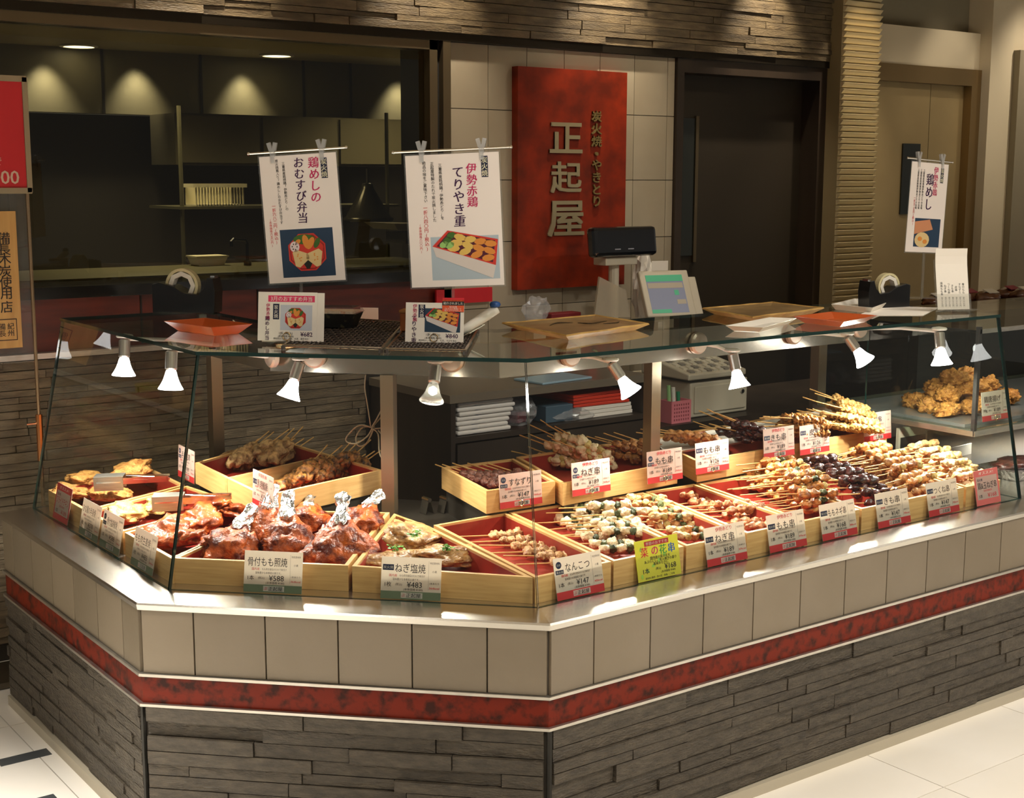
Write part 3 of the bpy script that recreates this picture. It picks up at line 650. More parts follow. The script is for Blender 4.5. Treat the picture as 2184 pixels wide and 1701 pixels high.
# ================================================================== PRICE CARDS
RED, GRN = CARDR, CARDG
def card(F, w, h, label, title, price, unit='1本', band=RED, paper=None, style='plain', holder=True, top=None, cal='364kcal', base='(本体価格 ¥180)'):
    t = thing('price_card', label, 'price card', M=F, group='price cards in the case')
    MB().box((0, h/2, 0), (w, h, .0012)).build('card_plate', paper or CARDW, t, local=True)
    p = Print()
    if style == 'border':
        p.rect(-w/2, 0, w/2, h, band, .0006); p.rect(-w/2+.008, .018, w/2-.008, h-.020, CARDW, .0008)
        p.t(top or 'オススメ!', 0, h-.010, .011, WHITE, .0012, .01, w=w*.6)
        p.t('炭火焼', -w*.28, h-.030, .009, NAVY, .0012, .02)
        p.t(title, 0, h*.55, .024, INKR if 'フ' in title else INK, .0012, .012, w=w*.78)
        p.t('国産若鶏使用', 0, h*.40, .007, INKR, .0012); p.t(unit, -w*.3, h*.26, .013, INK, .0012, .01); p.t(price, w*.16, h*.26, .018, INKR, .0012, .015, w=w*.36)
    elif style == 'yellow':
        p.rect(-w*.28, h-.017, w*.28, h-.005, RED, .0006); p.t('季節のおすすめ', 0, h-.011, .009, CARDW, .0012, .01, w=w*.5)
        for c, x, m_ in (('菜', -.3, INKR), ('の', -.06, INKM), ('花', .13, mat('green_print', rgb(50, 140, 60), .6)), ('串', .33, mat('blue_print', rgb(30, 80, 170), .6))):
            p.t(c, x*w, h*.70, .026, m_, .0012, .035)
        for k, s_ in enumerate(('国内産の菜の花を', 'あぶらにし、炭火焼きの香り', '風味ゆたかに')): p.t(s_, w*.05, h*(.53-.075*k), .0085, INK, .0012, .005)
        p.t(unit, -w*.3, h*.24, .016, INK, .0012, .02); p.t('(税込)', -.02*w, h*.25, .007, INK, .0012); p.t(price, w*.26, h*.27, .019, INK, .0012, .02)
        p.t('(本体価格 ¥160)', w*.2, h*.15, .007, INK, .0012); p.t('原材料 鶏肉・菜の花・食塩・ごま油', 0, h*.06, .006, INK, .0012)
        for k in range(7): p.ell(-w*.4+.02*k % (w*.8)-.0, h*(.12+.11*k % .8), .004, .006, mat('leaf_print', rgb(150, 190, 70), .6), .0007, 8, k)
    else:
        p.rect(-w/2, 0, w/2, h*.19, band, .0006)
        p.rect(-w*.16, h*.035, w*.2, h*.165, CARDW, .0008); p.t('ぷ', -w*.12, h*.1, .009, INKR, .0012, .01); p.t('正起屋', w*.05, h*.1, .0115, INK, .0012, .02, w=w*.24)
        p.rect(w*.29, h*.24, w*.292, h*.93, INK, .0006); p.t('特定原材料', w*.39, h*.88, .0055, INK, .0012, w=w*.16); p.t('小麦', w*.39, h*.68, .006, INK, .0012)
        p.t('1本あたり', w*.39, h*.40, .0055, INK, .0012, w=w*.16); p.t(cal, w*.39, h*.29, .0068, INKR, .0012, .01, w=w*.17)
        y = h*.74
        if top:
            p.t(top, -w*.02, h*.91, .0115, INKR, .0012, .02, w=w*.40); y = h*.68
        if style == 'mark':
            p.ell(-w*.40, y+.009, .0085, .0085, NAVY, .0007, 16); p.t('国産', -w*.40, y+.009, .006, CARDW, .0012)
            p.rect(-w*.475, y-.013, -w*.31, y-.003, NAVY, .0006); p.t('炭火焼', -w*.393, y-.008, .0065, CARDW, .0012, .01, w=w*.14)
        elif style == 'box':
            p.rect(-w*.475, y-.006, -w*.29, y+.008, NAVY, .0006); p.t('炭火焼', -w*.382, y+.001, .008, CARDW, .0012, .01, w=w*.16)
        x0 = -w*.29 if style != 'plain' else -w*.46
        p.t(title, (x0+w*.26)/2, y, .0235, INK, .0012, .006, w=min(w*.26-x0-.006, .0235*len(title)*.98))
        p.t('国内産', -w*.30, h*.565, .0068, INKR, .0012, .005); p.t('もも肉を秘伝のたれで味付け', w*.02, h*.565, .0062, INK, .0012, w=w*.42)
        p.t('旨味豊かな本格炭火焼です。', -w*.08, h*.475, .0062, INK, .0012, w=w*.44)
        p.t(unit, -w*.38, h*.35, .0125, INK, .0012, .01); p.t('(税込)', -w*.20, h*.35, .0065, INK, .0012); p.t(price, w*.06, h*.355, .0185, INK, .0012, .012)
        p.t(base, w*.04, h*.235, .0068, INK, .0012)
    p.build(t)
    if holder:
        m = MB(); m.tube([(.008*cos(a*pi/6), .010+.008*sin(a*pi/6), .003) for a in range(12)], .0007, 5, True); m.tube([(0, .002, .003), (0, -.006, .001)], .0009, 5); m.build('ring_clip', GOLD, t, local=True)
    return t
lean = atan2(OG1-OG0, ZG1-ZG0)
def runframe(run, px, py, z, do=.0022):
    """card foot on the inner side of the leaning front glass"""
    o = og(z)+TH+do
    if run == 'R': p = GY(px, py, o); u = Vector((1, 0, 0)); inn = Vector((0, 1, 0))
    elif run == 'L': p = GX(px, py, -AX+o); u = Vector((0, -1, 0)); inn = Vector((1, 0, 0))
    else:
        d = ray(px, py); k = (o*sqrt(2)-CAM.x-CAM.y)/(d.x+d.y); p = CAM+d*k; u = Vector((d2, -d2, 0)); inn = Vector((d2, d2, 0))
    p.z = z
    return frame(p, u, Vector((0, 0, 1))*cos(lean)+inn*sin(lean))
W0, H0 = .146, .100
def fcard(run, px, py, *a, **k):
    w = k.pop('w', W0); h = k.pop('h', H0); return card(runframe(run, px, py, .6095), w, h, *a, holder=False, **k)
fcard('C', 581, 1267, 'white 588 yen card with green band before the chicken legs', '骨付もも照焼', '¥588', band=GRN)
fcard('C', 875, 1276, 'white 483 yen card with green band before the salt chicken', 'ねぎ塩焼', '¥483', '1枚', band=GRN, style='box')
fcard('R', 1240, 1277, '147 yen cartilage card with red band, first right of the corner', 'なんこつ', '¥147', style='mark', cal='45kcal')
fcard('R', 1408, 1240, 'bright yellow 168 yen seasonal card on the right run', '', '¥168', paper=YELL, style='yellow', w=.145, h=.102)
fcard('R', 1552, 1212, 'front 189 yen leek skewer card beside the yellow card', 'ねぎ串', '¥189', style='box', top='伊勢赤どり', cal='97kcal')
fcard('R', 1682, 1181, 'front 189 yen thigh skewer card, second right of the yellow card', 'もも串', '¥189', style='box', top='伊勢赤どり', cal='97kcal')
fcard('R', 1792, 1156, 'front 168 yen mixed thigh skewer card', 'ももネギ串', '¥168', style='box', cal='88kcal')
fcard('R', 1908, 1131, 'front 147 yen liver skewer card before the dark skewers', 'きも串', '¥147', style='box', cal='70kcal')
fcard('R', 2014, 1107, 'front 147 yen minced chicken skewer card', 'つくね串', '¥147', style='box', cal='92kcal')
fcard('R', 2109, 1082, 'pink bordered card at the right end of the front row', '鶏&玉ねぎ串', '¥168', paper=CARDP, band=mat('pink_band', rgb(214, 104, 100), .5), style='border', w=.122, h=.108)
fcard('L', 128, 1112, 'small red bordered card before the fried chicken, farthest left', 'フライドチキン', '¥189', paper=CARDW, band=mat('red_border', rgb(196, 44, 50), .5), style='border', w=.128, h=.105)
fcard('L', 187, 1148, 'left run green band card next to the red bordered card', 'ひな鶏の半身焼', '¥378', '1枚', band=GRN)
fcard('L', 232, 1172, 'left run green band card with a blue dot, middle of the run', '骨付塩胡椒焼', '¥588', band=GRN, style='mark')
fcard('L', 301, 1213, 'left run 483 yen card before the ginger chicken', 'もも肉生姜焼', '¥483', '1枚', band=GRN)
def bcard(px, py, z, Y, u, *a, **k):
    p = GY(px, py, Y) if Y is not None else G(px, py, z)
    w = k.pop('w', .142); h = k.pop('h', .096); return card(frame(p, u, (.0, .08, 1)), w, h, *a, **k)
ux = (.995, .0, 0)
PR1 = G(1262, 1053, .684)
Y1 = G(1320, 1011, ZB_).y-.006
bcard(1262, 1052, 0, Y1-.004, ux, 'rear 189 yen leek skewer card clipped on the rear tray', 'ねぎ串', '¥189', style='mark', top='伊勢赤どり', paper=CARDP)
bcard(1419, 1026, 0, Y1-.004, ux, 'rear 189 yen thigh skewer card on the rear tray beside the post', 'もも串', '¥189', style='mark', top='伊勢赤どり', paper=CARDP)
bcard(1112, 1079, 0, G(1110, 1036, ZB_).y-.008, (.99, -.06, 0), '147 yen gizzard card clipped on the small rear tray', 'すなずり', '¥147', style='mark', paper=CARDP)
Y2 = G(1690, 948, ZB_).y-.022
bcard(1520, 1006, 0, Y2, ux, 'rear 126 yen thigh skewer card before the first white plate', 'もも串', '¥126', style='box', paper=CARDP)
bcard(1662, 974, 0, Y2, ux, 'rear 189 yen liver card before the dark liver plate', 'きも串', '¥189', style='box', top='伊勢赤どり', paper=CARDP)
bcard(1738, 966, 0, Y2-.003, ux, 'rear 126 yen skin skewer card in the middle of the rear row', '皮串', '¥126', style='box', paper=CARDP)
bcard(1872, 938, 0, Y2, ux, 'rear 126 yen skin skewer card at the right end of the rear row', '皮串', '¥126', style='mark', paper=CARDP)
def lcard(px, py, *a, **k):
    P0 = G(415, 986, ZB_); P1 = G(563, 1058, ZB_); t = (P1-P0).normalized(); n = Vector((-t.y, t.x, 0)); n = n if n.dot(CAM-P0) > 0 else -n
    b = P0+n*.004; d = ray(px, py); k_ = (b-CAM).dot(n)/d.dot(n); p = CAM+d*k_
    w = k.pop('w', .142); h = k.pop('h', .100); return card(frame(p, t, Vector((0, 0, 1))-n*.05), w, h, *a, **k)
lcard(560, 1086, '252 yen pepper chicken card clipped on the rear left tray', '黒胡椒焼', '¥252', style='box', paper=CARDP, top='手羽先串')
lcard(397, 1023, 'narrow angled card at the far end of the rear left tray', '手羽先串', '¥189', style='mark', paper=CARDP)

# ================================================================== FOOD
def blob(seed, sub, scale, amp, freq, flat=0., amp2=0., f2=9.):
    bm = bmesh.new(); bmesh.ops.create_icosphere(bm, subdivisions=sub, radius=1.0); R = random.Random(seed); off = Vector((R.uniform(0, 50), R.uniform(0, 50), R.uniform(0, 50)))
    for v in bm.verts:
        n = v.co.normalized(); d = noise.noise(n*freq+off)*amp+noise.noise(n*f2+off)*amp2
        p = n*(1+d); v.co = Vector((p.x*scale[0], p.y*scale[1], p.z*scale[2]))
        if flat and v.co.z < -scale[2]*flat: v.co.z = -scale[2]*flat
    m = MB(); bm.verts.index_update(); m.v = [tuple(v.co) for v in bm.verts]; m.f = [tuple(x.index for x in f.verts) for f in bm.faces]; m.m = [0]*len(m.f); bm.free(); return m
def food(name, c, c2, rough=.45, scale=70, contrast=(.35, .6), bump=.5, bs=140, vary=.14, coat=0., spec=.5): return mat(name, rgb(*c), rough, 0, rgb(*c2), scale, (1, 1, 1), contrast, bump, bs, vary=vary, coat=coat, spec=spec)
FM = {'pale': food('pale_chicken', (224, 184, 126), (152, 92, 44), .45, 60, (.3, .55)), 'white': food('white_chicken', (238, 214, 172), (186, 132, 76), .45, 55, (.27, .5)),
      'momo': food('grilled_thigh', (214, 150, 84), (122, 62, 24), .4, 60, (.33, .62), coat=.2), 'mix': food('glazed_thigh', (208, 138, 66), (118, 58, 20), .35, 60, (.33, .6), coat=.3),
      'kimo': food('liver_glaze', (84, 40, 34), (36, 14, 14), .25, 60, (.35, .65), .3, 90, coat=.5), 'kawa': food('grilled_skin', (196, 134, 62), (112, 62, 22), .4, 80, (.35, .62), coat=.2),
      'kawap': food('pale_skin', (220, 178, 104), (160, 108, 48), .42, 80, (.35, .6)), 'ball': food('minced_ball', (206, 150, 86), (140, 82, 38), .4, 90, (.35, .6), .3, coat=.2),
      'giz': food('gizzard', (124, 80, 64), (78, 44, 36), .4, 60), 'wing': food('roast_wing', (220, 180, 120), (120, 76, 36), .42, 50, (.33, .6)), 'pep': food('pepper_chicken', (190, 130, 64), (70, 42, 18), .42, 70, (.36, .62)),
      'green': food('greens', (86, 92, 44), (44, 50, 22), .5, 60), 'leek': food('leek', (218, 192, 122), (158, 132, 62), .45, 40, (.35, .6)), 'cart': food('cartilage', (226, 178, 124), (150, 92, 52), .42, 90, (.33, .58)),
      'momo_pink': food('grilled_pink', (222, 160, 108), (150, 82, 50), .4, 60, (.33, .6), coat=.2)}
def variants(k, n, scale, amp, freq, sub=3, amp2=.10, f2=6.): return [blob(100+i*7+len(k)*13, sub, scale, amp, freq, 0, amp2, f2).data('meat_piece', FM[k], True, rn=False) for i in range(n)]
V = {'pale': variants('pale', 4, (.0155, .016, .0125), .42, 1.6), 'white': variants('white', 5, (.0175, .018, .014), .42, 1.5), 'momo': variants('momo', 5, (.0155, .0155, .012), .45, 1.7),
     'mix': variants('mix', 4, (.0175, .0165, .013), .42, 1.6), 'kimo': variants('kimo', 5, (.019, .0165, .012), .3, 1.4), 'kawa': variants('kawa', 5, (.0125, .0165, .0145), .6, 2.2),
     'kawap': variants('kawap', 5, (.0135, .0155, .014), .55, 2.0), 'ball': variants('ball', 3, (.0165, .0155, .0145), .14, 2.0), 'giz': variants('giz', 4, (.015, .014, .011), .4, 1.8),
     'wing': variants('wing', 4, (.028, .021, .017), .5, 1.6), 'pep': variants('pep', 4, (.025, .022, .017), .5, 1.7), 'green': variants('green', 3, (.011, .015, .010), .5, 2.5), 'cart': variants('cart', 5, (.013, .0155, .012), .55, 2.4),
     'momo_pink': variants('momo_pink', 4, (.0155, .016, .012), .45, 1.7)}
mlk = MB(); mlk.lathe([(.008, -.016), (.0105, -.013), (.0108, 0), (.0105, .013), (.008, .016)], (0, 0, 0), 10, Matrix.Rotation(pi/2, 3, 'X')); LEEK = mlk.data('leek_piece', FM['leek'], True)
BAMB = mat('bamboo', rgb(228, 184, 112), .5, 0, rgb(200, 150, 84), 20, vary=.06)
ms = MB(); ms.tube([(-.142, 0, 0), (-.140, 0, 0), (.055, 0, 0), (.066, 0, 0)], [.0017, .0021, .0019, .0006], 6); STICK = ms.data('stick', BAMB, True)
# flat paddle handled bamboo pick seen on a few skewers
KIND = {'cart': ('cart',)*5, 'leek': ('white', 'L', 'white', 'L', 'white'), 'greens': ('white', 'green', 'white', 'green', 'white'), 'negi': ('pale', 'L', 'momo', 'green', 'pale'),
        'momo': ('momo', 'momo', 'momo', 'momo'), 'pink': ('momo_pink',)*4, 'mix': ('mix', 'L', 'mix', 'mix', 'L'), 'mix2': ('mix', 'mix', 'green', 'mix'), 'kimo': ('kimo',)*4, 'kawa': ('kawa',)*6, 'kawap': ('kawap',)*6, 'ball': ('ball',)*4,
        'giz': ('giz',)*5, 'wing': ('wing',)*3, 'pep': ('pep',)*3}
RS = random.Random(5)
def skewer(kind, p, yaw, pitch, label, group=None, roll=None):
    roll = RS.uniform(0, 2*pi) if roll is None else roll
    M = Matrix.Translation(p) @ Matrix.Rotation(yaw, 4, 'Z') @ Matrix.Rotation(-pitch, 4, 'Y') @ Matrix.Rotation(RS.uniform(-.4, .4), 4, 'X')
    t = thing('skewer', label, 'skewer', M=M, group=group)
    inst('stick', STICK, t, Matrix.Identity(4))
    ks = KIND[kind]; n = len(ks); span = .112
    for i, k in enumerate(ks):
        x = -.054+span*(i+.5)/n
        R = Matrix.Rotation(RS.uniform(-.5, .5), 4, 'Z') @ Matrix.Rotation(RS.uniform(-.7, .7), 4, 'X')
        if k == 'L': inst('leek_piece', LEEK, t, Matrix.Translation((x, RS.uniform(-.002, .002), RS.uniform(-.001, .002))) @ R)
        else:
            s_ = RS.uniform(.9, 1.14)*(1.0 if n != 3 else 1.0)
            inst('meat_piece', RS.choice(V[k]), t, Matrix.Translation((x, RS.uniform(-.003, .003), RS.uniform(-.001, .003))) @ R @ Matrix.Diagonal((s_, s_, s_*.95, 1)))
    return t
NTH = ('front', 'second', 'third', 'fourth', 'fifth', 'sixth', 'seventh', 'eighth', 'ninth')
LAYER = {}
def row(kind, a, b, n, yaw, pitch, label, group, jy=.12, jp=.06, jz=.004, ordinal=None):
    if group:
        LAYER[group] = LAYER.get(group, -1)+1; lay = ('bottom layer', 'second layer', 'third layer', 'top layer')[LAYER[group]]
    A = G(*a); B = G(*b)
    for i in range(n):
        s_ = (i+.5)/n; p = A.lerp(B, s_)+Vector((RS.uniform(-.006, .006), RS.uniform(-.005, .005), RS.uniform(0, jz)))
        lab = (bf if a[1] < b[1]-14 else lr)(i, n)+' '+label+', '+lay if ordinal is None else ordinal(i, n)+' '+label
        skewer(kind if not isinstance(kind, (list, tuple)) else kind[i % len(kind)], p, radians(yaw)+RS.uniform(-jy, jy), radians(pitch)+RS.uniform(-jp, jp), lab, group or label+'s')
lr = lambda i, n: {0: 'leftmost', n-1: 'rightmost'}.get(i, (NTH+('tenth',))[i]+' from left')
bf = lambda i, n: {0: 'rearmost', n-1: 'frontmost'}.get(i, (NTH+('tenth',))[n-1-i]+' from front')
# ---- front row
row('cart', (1075, 1138, .634), (1232, 1205, .634), 6, -36, 0, 'pale cartilage skewer in the corner tray', '', .10, .03, ordinal=bf)
row('greens', (1215, 1098, .636), (1330, 1178, .634), 7, -34, 2, 'white greens skewer behind the yellow card', 'skewers in the greens tray', .16)
row('greens', (1245, 1080, .660), (1345, 1140, .658), 6, -38, 3, 'white greens skewer behind the yellow card', 'skewers in the greens tray', .16)
row('white' if False else 'greens', (1285, 1075, .684), (1345, 1100, .680), 2, -36, 4, 'white greens skewer behind the yellow card', 'skewers in the greens tray', .1)
row('negi', (1335, 1066, .640), (1495, 1150, .634), 8, -34, 1, 'charred leek skewer behind the front leek card', 'skewers in the front leek tray', .14)
row('negi', (1370, 1060, .664), (1440, 1110, .660), 4, -36, 2, 'charred leek skewer behind the front leek card', 'skewers in the front leek tray', .14)
row('pink', (1470, 1053, .640), (1640, 1130, .634), 7, -30, 1, 'pinkish thigh skewer in the half empty front tray', 'skewers in the half empty tray', .14)
row('pink', (1550, 1070, .660), (1600, 1095, .658), 2, -32, 2, 'pinkish thigh skewer in the half empty front tray', 'skewers in the half empty tray', .1)
g5, l5 = 'skewers in the heaped thigh tray', 'glazed skewer behind the 168 yen mixed card'
row(['mix', 'mix2'], (1590, 1012, .645), (1760, 1092, .638), 9, -24, 2, l5, g5, .22)
row(['mix2', 'mix'], (1605, 1000, .670), (1760, 1075, .664), 9, -22, 3, l5, g5, .24)
row(['mix', 'mix2', 'mix2'], (1630, 985, .696), (1750, 1058, .688), 8, -18, 3, l5, g5, .24)
row(['mix2', 'mix'], (1650, 980, .718), (1735, 1030, .712), 5, -20, 4, l5, g5, .2)
g6, l6 = 'skewers in the dark liver tray', 'dark glazed liver skewer in the narrow front tray'
row('kimo', (1700, 985, .655), (1900, 1078, .642), 8, -40, 0, l6, g6, .14)
row('kimo', (1715, 975, .680), (1885, 1058, .664), 8, -38, 2, l6, g6, .14)
row('kimo', (1735, 975, .702), (1840, 1030, .690), 4, -38, 2, l6, g6, .14)
g7, l7 = 'skewers in the minced chicken tray', 'minced chicken skewer in the heaped front tray'
row('ball', (1800, 985, .650), (1985, 1068, .640), 9, -18, 2, l7, g7, .22)
row('ball', (1820, 970, .676), (1990, 1052, .664), 9, -12, 3, l7, g7, .24)
row(['ball', 'mix'], (1830, 955, .702), (1975, 1030, .690), 8, -8, 3, l7, g7, .24)
row(['mix', 'ball'], (1850, 948, .728), (1945, 1000, .716), 5, -10, 4, l7, g7, .2)
g8, l8 = 'skewers in the rightmost tray', 'pale onion skewer in the rightmost front tray'
row('white', None, None, 0, 0, 0, '', '') if False else None
KIND['onion'] = ('pale', 'white', 'pale', 'L', 'pale')
row('onion', (1945, 975, .655), (2090, 1040, .645), 7, -20, 2, l8, g8, .2)
row('onion', (1955, 955, .682), (2080, 1020, .672), 7, -16, 3, l8, g8, .2)
row('onion', (1960, 945, .708), (2050, 995, .698), 4, -14, 3, l8, g8, .2)
# ---- rear row
row('giz', (1012, 1022, .716), (1142, 1018, .716), 8, -58, -13, 'brown gizzard skewer in the small rear tray', '', .07, .03, ordinal=lr)
gb, lb = 'skewers in the rear leek pile', 'thick white leek skewer in the rear tray'
row('leek', (1175, 985, .715), (1285, 985, .712), 5, -52, -14, lb, gb, .2, .06)
row('leek', (1190, 962, .745), (1275, 972, .742), 5, -50, -20, lb, gb, .25, .08)
row('leek', (1205, 945, .772), (1275, 955, .768), 4, -55, -26, lb, gb, .3, .1)
gm, lm = 'skewers in the rear thigh pile', 'grilled thigh skewer piled beside the rear leek skewers'
row('momo', (1320, 975, .715), (1415, 968, .715), 5, -44, -14, lm, gm, .15)
row('momo', (1330, 958, .742), (1405, 952, .742), 4, -42, -18, lm, gm, .2)
PZ = .7475
row('momo', (1445, 938, .775), (1508, 938, .772), 5, -32, -7, 'golden thigh skewer on the first white plate', 'skewers on the first plate', .12)
row('momo', (1450, 928, .797), (1500, 932, .795), 3, -30, -8, 'golden thigh skewer on the first white plate', 'skewers on the first plate', .12)
row('kimo', (1555, 928, .775), (1640, 930, .775), 5, -48, -14, 'dark liver skewer on the second white plate', 'skewers on the liver plate', .3)
row('kimo', (1570, 912, .80), (1620, 915, .80), 4, -52, -22, 'dark liver skewer on the second white plate', 'skewers on the liver plate', .35)
gk, lk = 'skewers on the brown skin plate', 'brown curled skin skewer on the third white plate'
row('kawa', (1670, 922, .772), (1745, 925, .772), 5, -14, -3, lk, gk, .1)
row('kawa', (1680, 908, .796), (1740, 910, .796), 5, -12, -5, lk, gk, .1)
row('kawa', (1690, 892, .82), (1730, 896, .82), 3, -12, -6, lk, gk, .1)
gk, lk = 'skewers on the pale skin plate', 'pale golden skin skewer in the rear right pile'
row('kawap', (1780, 908, .772), (1850, 915, .772), 5, -30, -8, lk, gk, .12)
row('kawap', (1780, 890, .796), (1845, 900, .796), 5, -30, -14, lk, gk, .12)
row('kawap', (1790, 874, .82), (1840, 882, .82), 4, -32, -18, lk, gk, .12)
row('kawap', (1800, 860, .843), (1830, 866, .843), 2, -32, -20, lk, gk, .12)
row('wing', (462, 988, .708), (622, 970, .714), 7, 198, -18, 'pale roasted wing skewer in the far left compartment', '', .15, .05, ordinal=lr)
row('wing', (500, 972, .736), (605, 960, .740), 5, 200, -22, 'upper layer wing skewer in the far left compartment', '', .15, .05, ordinal=lr)
row('pep', (605, 1026, .708), (770, 1000, .708), 7, 205, -16, 'dark peppered chicken skewer in the near compartment', '', .15, .05, ordinal=lr)
row('pep', (640, 1008, .736), (745, 990, .736), 5, 205, -22, 'upper layer peppered skewer in the near compartment', '', .15, .05, ordinal=lr)
# plates on the rear right tray
def plate(poly, z, label, h=.010, m=None, flare=.012):
    c = sum((Vector(p[:2]) for p in poly), Vector((0, 0)))/len(poly); t = thing('serving_plate', label, 'plate', (c.x, c.y, z), 'white serving plates in the case')
    P = [Vector(p[:2]) for p in poly]; I = inset(P, flare); n = len(P); J = inset(P, flare+.003); O = inset(P, .003)
    v = [(p.x, p.y, z) for p in I]+[(p.x, p.y, z+h) for p in P]+[(p.x, p.y, z+h) for p in O]+[(p.x, p.y, z+.003) for p in J]
    b = MB(); b.add(v, [tuple(range(n))[::-1]]+[(k*n+i, k*n+(i+1) % n, (k+1)*n+(i+1) % n, (k+1)*n+i) for k in range(3) for i in range(n)]+[tuple(3*n+i for i in range(n))])
    b.build('dish', m or WHITEP, t, bevel=.001); return t
for px, lab in (([(1420, 966), (1530, 949), (1492, 921), (1392, 938)], 'first white rectangular plate under the golden thigh skewers'), ([(1540, 948), (1640, 932), (1592, 903), (1502, 919)], 'second white plate under the dark liver skewers'), ([(1650, 931), (1748, 915), (1690, 886), (1602, 901)], 'third white plate under the brown skin skewers'), ([(1758, 914), (1856, 898), (1788, 868), (1700, 884)], 'fourth white plate under the pale skin skewers at the rear right')):
    plate([G(x, y, .757) for x, y in px], PZ-.0005, lab)
# ---- chicken legs with foil
LEGM = food('glazed_leg', (204, 100, 38), (92, 30, 12), .42, 30, (.38, .64), .6, 90, .06, spec=.3)
FOIL = mat('foil', (.95, .95, .96), .26, 1., bump=1., bscale=60)
GING = food('ginger_chicken', (182, 90, 32), (100, 40, 13), .38, 26, (.35, .66), .45, 60, .06, spec=.35)
def leg(p, yaw, tilt, size, seed, label, foil=True):
    M = Matrix.Translation(p) @ Matrix.Rotation(yaw, 4, 'Z') @ Matrix.Rotation(-tilt, 4, 'Y')
    t = thing('chicken_leg', label, 'chicken leg', M=M)
    b = blob(seed, 4, (1, 1, 1), .36, 1.9, 0, .26, 6.0); out = []
    for v in b.v:
        x, y, z = v; k = (x+1.2)/2.4; k = min(max(k, 0), 1); w = (1-k)**.75*.95+.16
        out.append((x*.082*size, y*.062*w*size*1.5, z*.040*w*size*1.15+.004*sin(x*9)))
    b.v = out; b.build('meat', LEGM, t, smooth=True, local=True)
    if foil:
        f = MB(); R = random.Random(seed); n = 12; pr = [(.017, .045), (.022, .056), (.021, .072), (.0165, .094), (.0145, .116), (.018, .134), (.015, .146), (.006, .150)]; vs = []
        for (r, x) in pr:
            for j in range(n):
                q = r*size*(1+R.uniform(-.34, .34)); vs.append((x*size, q*cos(2*pi*j/n), q*sin(2*pi*j/n)))
        f.add(vs, [(i*n+j, i*n+(j+1) % n, (i+1)*n+(j+1) % n, (i+1)*n+j) for i in range(len(pr)-1) for j in range(n)]+[tuple(range(n))[::-1], tuple((len(pr)-1)*n+j for j in range(n))])
        f.build('foil_wrap', FOIL, t, local=True)
    return t
leg(G(490, 1160, .672), radians(38), .42, 1.05, 21, 'glazed chicken leg at the front left of the foil tipped row')
leg(G(615, 1150, .676), radians(62), .62, 1.10, 22, 'glazed chicken leg in the middle right behind the 588 yen card')
leg(G(725, 1160, .678), radians(56), .60, 1.12, 23, 'glazed chicken leg at the right of the row with the tallest foil')
leg(G(565, 1120, .690), radians(50), .60, .95, 24, 'glazed chicken leg behind the front left leg, foil pointing up')
leg(G(655, 1105, .676), radians(58), .30, .92, 25, 'glazed chicken leg in the second row with a short foil tip')
leg(G(765, 1110, .684), radians(30), .40, .92, 26, 'glazed chicken leg at the rear right, charred and leaning on the divider')
def slab(name, p, yaw, sc, seed, m, label, cat, tilt=(0, 0), amp=.42, f=1.6, a2=.26):
    M = Matrix.Translation(p) @ Matrix.Rotation(yaw, 4, 'Z') @ Matrix.Rotation(tilt[0], 4, 'X') @ Matrix.Rotation(tilt[1], 4, 'Y')
    b = blob(seed, 4, sc, amp, f, .6, a2, 5.); o = b.build(name, m, None, smooth=True, local=True, loc=(0, 0, 0)); o.matrix_basis = M; return tag(o, label, cat)
slab('chicken_slab', G(352, 1140, .652), .3, (.075, .055, .028), 31, GING, 'smooth glazed ginger chicken slab nearest the left glass', 'chicken', (.25, -.35))
slab('chicken_slab', G(400, 1150, .652), 1.2, (.075, .05, .026), 32, GING, 'glazed ginger chicken slab at the corner behind the glass joint', 'chicken', (-.1, .3))
slab('chicken_slab', G(430, 1105, .672), .6, (.07, .05, .026), 33, GING, 'glazed ginger chicken slab in the middle of the heap', 'chicken', (.2, -.3))
slab('chicken_slab', G(500, 1090, .670), .9, (.072, .05, .024), 34, GING, 'glazed ginger chicken slab at the rear right of the heap', 'chicken', (.1, .2))
slab('chicken_slab', G(455, 1078, .690), 1.6, (.06, .042, .022), 35, GING, 'glazed ginger chicken slab on top of the heap', 'chicken', (-.3, .2))
SALT = food('salt_chicken', (212, 164, 100), (142, 92, 48), .4, 45, (.32, .62), .6, 90, .05, coat=.15)
slab('chicken_slab', G(880, 1140, .672), .5, (.085, .062, .026), 41, SALT, 'large tan salt chicken slab at the rear with parsley on top', 'chicken', (.34, .05))
slab('chicken_slab', G(842, 1195, .645), -.3, (.085, .045, .022), 42, SALT, 'tan salt chicken slab at the front left behind the 483 yen card', 'chicken', (.1, 0))
slab('chicken_slab', G(960, 1186, .648), -.5, (.088, .045, .024), 43, SALT, 'tan salt chicken slab at the front right', 'chicken', (.15, .05))
PARS = mat('parsley', rgb(120, 180, 50), .5, 0, rgb(60, 120, 20), 60)
def parsley(p, seed, label):
    R = random.Random(seed); b = MB()
    for k in range(26):
        q = Vector((R.gauss(0, .009), R.gauss(0, .007), R.uniform(0, .012))); a = R.uniform(0, 6.3); r = R.uniform(.003, .005); ti = R.uniform(-.9, .9)
        M = Matrix.Rotation(a, 3, 'Z') @ Matrix.Rotation(ti, 3, 'X'); b.box(q, (r*1.8, r*1.3, .0009), M)
    o = b.build('parsley', PARS, None, local=True, loc=(0, 0, 0)); o.matrix_basis = Matrix.Translation(p); o['kind'] = 'stuff'; tag(o, label, 'garnish')
parsley(G(888, 1142, .700), 1, 'green parsley on top of the rear salt chicken slab')
parsley(G(845, 1172, .668), 2, 'green parsley on the front left salt chicken slab')
parsley(G(955, 1172, .674), 3, 'green parsley on the front right salt chicken slab')
